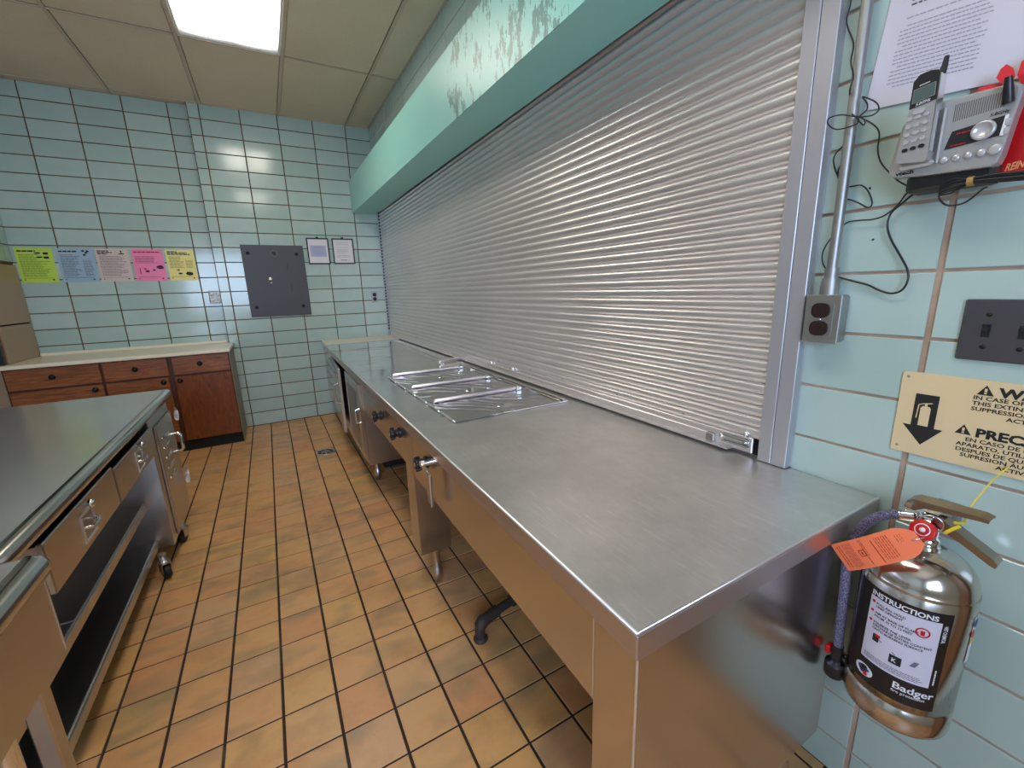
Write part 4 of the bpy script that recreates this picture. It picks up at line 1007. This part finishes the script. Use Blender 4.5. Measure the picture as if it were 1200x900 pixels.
t = thing('power_cord', 'black power cord hanging in a loop from the phone to the outlet', 'cord', (W-.02, .43, 1.29))
part('cord', cable([(.375, 1.482), (.3963, 1.477), (.4096, 1.4552), (.4284, 1.4383), (.4497, 1.433), (.4728, 1.4346), (.4965, 1.4325), (.5188, 1.4098), (.5359, 1.3776), (.5343, 1.3487), (.5192, 1.3266), (.508, 1.318)], .0016), M_BPLAST, t)
part('cord', cable([(.370, 1.480), (.3853, 1.4733), (.403, 1.4573), (.4187, 1.4402), (.421, 1.4154), (.4118, 1.389), (.3934, 1.3568), (.377, 1.3271), (.3726, 1.3049), (.3794, 1.2844), (.3953, 1.2776), (.415, 1.283), (.4394, 1.296), (.4641, 1.3039), (.4899, 1.3121), (.500, 1.315)], .0021), M_BPLAST, t)
t = thing('cord_bundle', 'bundled black cord held by a tan twist tie under the phone', 'cord', (W-.064, .27, 1.455))
bx_ = W-.064
csh = lambda L_: [(y+.016, z-.0065) for y, z in L_]
for k in range(6):
    dz = .0025*(k-2.5)
    part('cord', cable(csh([(.317, 1.468+dz), (.300, 1.4745+dz*1.8), (.280, 1.4775+dz*.6), (.2745, 1.4778+dz*.6), (.255, 1.4772+dz*.9), (.215, 1.4735+dz*1.0), (.19, 1.472+dz)]), .0017, x=bx_-.0012*(k % 3)), M_BPLAST, t)
part('cord', cable(csh([(.255, 1.464), (.2613, 1.4612), (.2791, 1.4437), (.3002, 1.4418), (.313, 1.4528), (.3159, 1.4651), (.3047, 1.4735), (.29, 1.477)]), .0016, x=bx_), M_BPLAST, t)
part('twist_tie', MB().tube([(bx_+.001, .2975, 1.4710), (bx_+.001, .2895, 1.4713)], .0085, 12), M_TAN, t)
# screw stubs left in the tiles
hp = MB()
for y, z in ((.4665, 1.4995), (.447, 1.392)): hp.lathe([(.0022, 0), (.0018, -.003), (0, -.0032)], (W, y, z), 8, 'x')
obj('wall_screw', hp, M_BAKE, None, label='tiny dark screw heads in the mint tiles near the cords', cat='screw')

# ================================================================ FIRE EXTINGUISHER
EX, EY, ER = 1.054, .245, .086
fe = thing('fire_extinguisher', 'polished steel wet chemical fire extinguisher hung on the tiled wall', 'fire extinguisher', (EX, EY, .42))
prof = [(0, .424), (.060, .421), (.078, .420), (.0845, .424), (ER, .432), (ER, .474), (ER-.0025, .476), (ER-.0025, .480), (ER, .482), (ER, .728), (ER-.002, .7305), (ER-.0005, .733)]
for i in range(0, 11):
    a = PI/2*i/10.5; prof.append((.022+(ER-.024)*math.cos(a), .735+.060*math.sin(a)))
prof += [(.0225, .797), (.0225, .803), (.018, .806)]
part('cylinder_body', MB().lathe(prof, (EX, EY, 0), 64), M_EXT, fe)
part('valve_body', MB().lathe([(.019, .803), (.0205, .806), (.0205, .818), (.016, .820), (.016, .868), (.012, .872), (0, .872)], (EX, EY, 0), 20).box(EX-.034, EX+.012, EY-.012, EY+.012, .830, .866, .003).box(EX-.016, EX+.016, EY, EY+.038, .838, .862, .004), M_CHROME, fe)
def oncyl(th, z, dr=.0006):
    a = math.radians(th); r = ER+dr; return (EX-r*math.cos(a), EY-r*math.sin(a), z)
def cylpatch(t0, t1, z0, z1, dr, mb=None, n=16):
    mb = mb or MB()
    vs = []
    for i in range(n+1):
        th = t0+(t1-t0)*i/n; vs += [oncyl(th, z0, dr), oncyl(th, z1, dr)]
    mb.add(vs, [(2*i, 2*i+2, 2*i+3, 2*i+1) for i in range(n)], True); return mb
part('label', cylpatch(-52, 53, .495, .712, .0005, n=30), mat('label_black', (.01, .01, .011, 1), .3), fe)
part('label_panel', cylpatch(-29, 43, .548, .6925, .0010, n=24), mat('label_white', srgb(206, 202, 216), .35), fe)
k_ = 180/PI/ER
cm = lambda t0, z0, dr=.0015: (lambda u, v: oncyl(t0+u*k_, z0+v, dr))
WL = lambda mb: part('white_lettering', mb, M_WHITE, fe)
WL(text_mb('INSTRUCTIONS', .0142, cm(-28.0, .6955), .03, 0, 'LEFT', 1.0, res=3))
WL(text_mb('Badger', .0205, cm(9.5, .5235), .012, 0, 'LEFT', 1.05, res=4)); WL(text_mb('Badger', .0205, cm(9.75, .5235, .0016), .012, 0, 'LEFT', 1.05, res=4)); WL(text_mb('fire protection', .0085, cm(9.5, .5145), .01, 0, 'LEFT', .98))
WL(text_mb('WET CHEMICAL', .0082, (lambda u, v: oncyl(45.0+v*k_, .6880-u, .0015)), .02, 0, 'LEFT', .62))
L = MB()
words(L, (lambda u, v: oncyl(45.0+v*k_, .590-u, .0015)), 0, .034, .001, .0025, 0, (.002, .004), .0012)
part('small_print', L, M_WHITE, fe)
for (tx, z) in (('PULL PIN. HOLD', .6785), ('UNIT UPRIGHT', .6715), ('AIM AT BASE OF FLAME', .6585), ('FROM 10 TO 12 FEET', .6515), ('SQUEEZE THE LEVER.', .6375), ('DISCHARGE ENTIRE CONTENT', .6305), ('ONTO BURNING SURFACE', .6235)):
    part('lettering_line', text_mb(tx, .0068, cm(-20.5, z), .015, 0, 'LEFT', .93), M_INK, fe)
L = MB()
for i in range(4): words(L, cm(-25, .5535+.0032*i), 0, .095, 0, .0010, .1, (.002, .007), .001)
part('fine_print', L, M_INK, fe, kind='stuff'); part('pictogram_box', cylpatch(-18, -11, .5985, .6145, .0016, n=3), M_INK, fe); part('pictogram_box', cylpatch(2, 14, .5735, .5925, .0016, n=4), M_INK, fe)
part('pictogram_text', text_mb('K', .012, cm(4.5, .5785, .0024), .02, 0, 'LEFT', .9), M_WHITE, fe)
rd = MB()
for z in (.6815, .6610, .6395):
    n = 12; rd.add([cm(-24.2, z)(.0030*math.cos(2*PI*i/n), .0030*math.sin(2*PI*i/n)) for i in range(n)], [tuple(range(n))])
n = 20
for i in range(n):
    a, b = 2*PI*i/n, 2*PI*(i+1)/n; f_ = cm(27, .6640, .0017)
    rd.quad(f_(.0105*math.cos(a), .0105*math.sin(a)), f_(.0105*math.cos(b), .0105*math.sin(b)), f_(.008*math.cos(b), .008*math.sin(b)), f_(.008*math.cos(a), .008*math.sin(a)))
f_ = cm(27, .6640, .0018); rd.quad(f_(-.003, -.006), f_(.003, -.006), f_(.003, .004), f_(-.003, .004))
cylpatch(-15.5, -10, .610, .616, .0018, rd, 2)
part('red_marks', rd, M_RED, fe)
gy = MB(); f_ = cm(-11, .608, .0017); gy.quad(f_(0, 0), f_(.028, -.013), f_(.027, -.0145), f_(0, -.002)); f_ = cm(24, .585, .0017); gy.quad(f_(-.004, 0), f_(.004, 0), f_(.009, .012), f_(.002, .012))
part('hose_drawing', gy, mat('grey_print', srgb(110, 108, 120), .6), fe)
n = 22; f_ = cm(-22, .5200, .0012)
part('round_badge', MB().add([f_(.0175*math.cos(2*PI*i/n), .0135*math.sin(2*PI*i/n)) for i in range(n)], [tuple(range(n))]), M_WHITE, fe)
f_ = cm(-22, .5200, .0016); bd = MB()
for a in (.5, 2.6, 4.4): bd.quad(f_(.002*math.cos(a), .002*math.sin(a)), f_(.010*math.cos(a-.5), .008*math.sin(a-.5)), f_(.013*math.cos(a), .010*math.sin(a)), f_(.010*math.cos(a+.5), .008*math.sin(a+.5)))
part('badge_emblem', bd, mat('badge_blue', srgb(60, 70, 130), .5), fe)
f_ = cm(-22, .5170, .0018); part('badge_emblem', MB().quad(f_(.001, -.009), f_(.009, -.007), f_(.007, .001), f_(.001, .001)), M_RED, fe)
part('side_sticker', cylpatch(84, 104, .600, .700, .0008), M_WHITE, fe)
sb = MB(); n = 12; f_ = cm(90, .686, .0016); sb.add([f_(.010*math.cos(2*PI*i/n), .009*math.sin(2*PI*i/n)) for i in range(n)], [tuple(range(n))]); part('sticker_mark', sb, mat('badge_blue2', srgb(70, 76, 150), .5), fe)
sb = MB(); f_ = cm(88, .664, .0016); sb.add([f_(.009*math.cos(2*PI*i/n), .008*math.sin(2*PI*i/n)) for i in range(n)], [tuple(range(n))]); part('sticker_mark', sb, M_RED, fe)
part('sticker_mark', cylpatch(84, 100, .642, .652, .0016, n=4), M_YEL, fe)
# gauge
gx = EX-.052
def tilt(mb):   # turn the gauge a little upward
    return mb
Tg = Matrix.Translation((.992, .237, .856)) @ Matrix.Rotation(.45, 4, 'Y')
part('gauge', MB().lathe([(.018, .010), (.0185, 0), (.0185, -.004), (.0165, -.005), (0, -.005)], (0, 0, 0), 28, 'x', T=Tg), M_RED, fe)
part('gauge_dial', MB().lathe([(.0112, -.0052), (.0105, -.0056), (.0096, -.0056)], (0, 0, 0), 24, 'x', T=Tg, caps=False).lathe([(.0045, -.0054), (.003, -.008), (0, -.008)], (0, 0, 0), 14, 'x', T=Tg), M_WHITE, fe)
part('gauge_stem', MB().tube([(.996, .237, .854), (EX-.02, .243, .846)], .008, 12), M_CHROME, fe)
# levers: operating lever on top, carrying handle below
lev = MB()
top_ = [(.2740, .8820), (.2710, .8950), (.2620, .9010), (.1750, .9060), (.1640, .9030), (.1645, .8990), (.1760, .8985), (.2450, .8900), (.2580, .8800)]
lev.prism(top_, .003, lambda u, v, h: (EX-.044+h, u, v)); lev.prism(top_, .003, lambda u, v, h: (EX-.012+h, u, v))
lev.add([(x, y, z) for x in (EX-.044, EX-.009) for y, z in ((.2710, .8952), (.2620, .9012), (.1750, .9062), (.1640, .9032))], [(0, 1, 5, 4), (1, 2, 6, 5), (2, 3, 7, 6)])
part('operating_lever', lev, steel('bronze_steel', (.40, .34, .28), .22, .3), fe)
car = MB()
low_ = [(.2350, .8650), (.2300, .8760), (.2180, .8770), (.1900, .8600), (.1500, .8370), (.1440, .8300), (.1460, .8230), (.1530, .8250), (.1950, .8480), (.2150, .8560)]
car.prism(low_, .0025, lambda u, v, h: (EX-.042+h, u, v)); car.prism(low_, .0025, lambda u, v, h: (EX-.014+h, u, v))
car.add([(x, y, z) for x in (EX-.042, EX-.0115) for y, z in ((.2180, .8772), (.1900, .8602), (.1500, .8372), (.1440, .8302))], [(0, 1, 5, 4), (1, 2, 6, 5), (2, 3, 7, 6)])
part('carrying_handle', car, MATS['bronze_steel'], fe)
part('pivot_pin', MB().tube([(EX-.050, .2660, .8900), (EX-.004, .2660, .8900)], .005, 12), M_CHROME, fe)
ringp = [(EX-.050-.004*math.cos(2*PI*i/20), .2310+.0155*math.cos(2*PI*i/20), .8680+.0155*math.sin(2*PI*i/20)) for i in range(20)]
part('pull_pin_ring', MB().tube(ringp, .0014, 8, closed=True), M_CHROME, fe)
part('locking_wire', MB().tube([(EX-.046, .2120, .8580), (EX-.048, .2040, .8700), (EX-.044, .1960, .8790)], .0030, 8).tube([(EX-.04, .2040, .8800), (EX-.02, .1960, .8780)], .003, 8), M_YEL, fe)
# hose and nozzle
hose = [(1.030, .2780, .8560), (1.028, .3014, .8450), (1.025, .3266, .8180), (1.022, .3435, .7760), (1.020, .3500, .7200), (1.022, .3475, .6400), (1.025, .3460, .5746), (1.026, .3440, .5191), (1.026, .3425, .4900)]
part('hose', MB().tube(smooth_path(hose, 4), .0092, 14), M_HOSE, fe)
part('hose_coupling', MB().tube([(1.034, .2620, .858), (1.030, .2830, .853)], .0105, 16), M_CHROME, fe)
part('nozzle', MB().lathe([(.0105, .495), (.0110, .460), (.0105, .452), (.0195, .450), (.0205, .446), (.0205, .420), (.0185, .416), (0, .417)], (1.026, .3425, 0), 20), M_BPLAST, fe)
part('nozzle_clip', MB().box(1.016, 1.036, .3550, .3640, .466, .486, .002), M_RED, fe, label='red nozzle clip')
part('hose_strap', MB().tube([(1.026, .330, .475), (1.040, .312, .476)], .006, 8), M_BPLAST, fe)
# inspection tag
tg = thing('inspection_tag', 'orange inspection tag hanging from the extinguisher gauge', 'tag', (.955, .29, .72))
A, B = Vector((.958, .3420, .7480)), Vector((.952, .2300, .8570))
ax = (B-A).normalized(); side = Vector((.0, -.62, -.785)); side = (side-ax*side.dot(ax)).normalized(); nrm = ax.cross(side).normalized()
if nrm.x > 0: nrm = -nrm
TLn = (B-A).length; TW2 = .0275
def tagp(u, v, h=0.): return tuple(A+ax*u+side*v+nrm*(h+.012*math.sin(PI*u/TLn)))
mb = MB(); nu = 12
ps = []
for i in range(nu+1):
    u = TLn*i/nu; hw = TW2 if u < TLn*.88 else TW2*(1-.55*(u-TLn*.88)/(TLn*.12)); ps.append((u, hw))
for hh in (0, -.0008):
    for i in range(nu):
        (u0, w0), (u1, w1) = ps[i], ps[i+1]; mb.quad(tagp(u0, -w0, hh), tagp(u1, -w1, hh), tagp(u1, w1, hh), tagp(u0, w0, hh))
part('tag_card', mb, mat('orange_card', srgb(255, 132, 88), .5), tg)
G = lambda u, v: tagp(u, v, .0006)
ink = MB()
def colrow(u, v0, v1, h, wl=(.003, .008), gap=.0016):
    v = v0
    while v < v1:
        e = min(v1, v+random.uniform(*wl)); ink.quad(G(u, v), G(u+h, v), G(u+h, e), G(u, e)); v = e+gap
for u, v0, v1, h in [(.010, -.02, .02, .0018), (.016, -.022, .022, .0016)]+[(.024+.0036*i, -.023, .023, .0008) for i in range(6)]+[(.062, -.024, .024, .0010), (.066, -.024, .006, .0010)]+[(.092+.0042*i, -.020, .020, .0010) for i in range(6)]+[(.126+.004*i, -.015, -.002, .0007) for i in range(3)]:
    colrow(u, v0, v1, h)
ink.quad(G(.084, -.018), G(.0855, -.018), G(.0855, .024), G(.084, .024))
for a, b, c_, d in ((.050, .0512, -.006, .006), (.0608, .062, -.006, .006), (.050, .062, -.006, -.0048), (.050, .062, .0048, .006), (.0545, .0575, -.002, .002)): ink.quad(G(a, c_), G(b, c_), G(b, d), G(a, d))
part('printed_lines', ink, mat('tag_ink', srgb(150, 50, 20), .6), tg)
part('tag_wire', MB().tube([tagp(TLn*.93, 0, .002), tuple(Vector(tagp(TLn, 0, .004))+Vector((.004, -.006, .004))), (1.0, .237, .846)], .0012, 6), M_CHROME, tg)
# yellow cord from lever up behind the sign
obj('yellow_cord', MB().tube([(1.030, .1960, .8790), (1.060, .1985, .9020), (1.110, .190, .940), (W-.006, .182, .960)], .0013, 8), M_YEL, None,
    label='thin yellow cord running from the extinguisher lever up to the sign', cat='cord')
# wall hook carrying the extinguisher
part('wall_hook', MB().box(W-.030, W-.002, EY-.02, EY+.02, .80, .86, .003).box(EX+.012, W-.002, EY-.012, EY+.012, .838, .852, .002), M_GALV, fe)
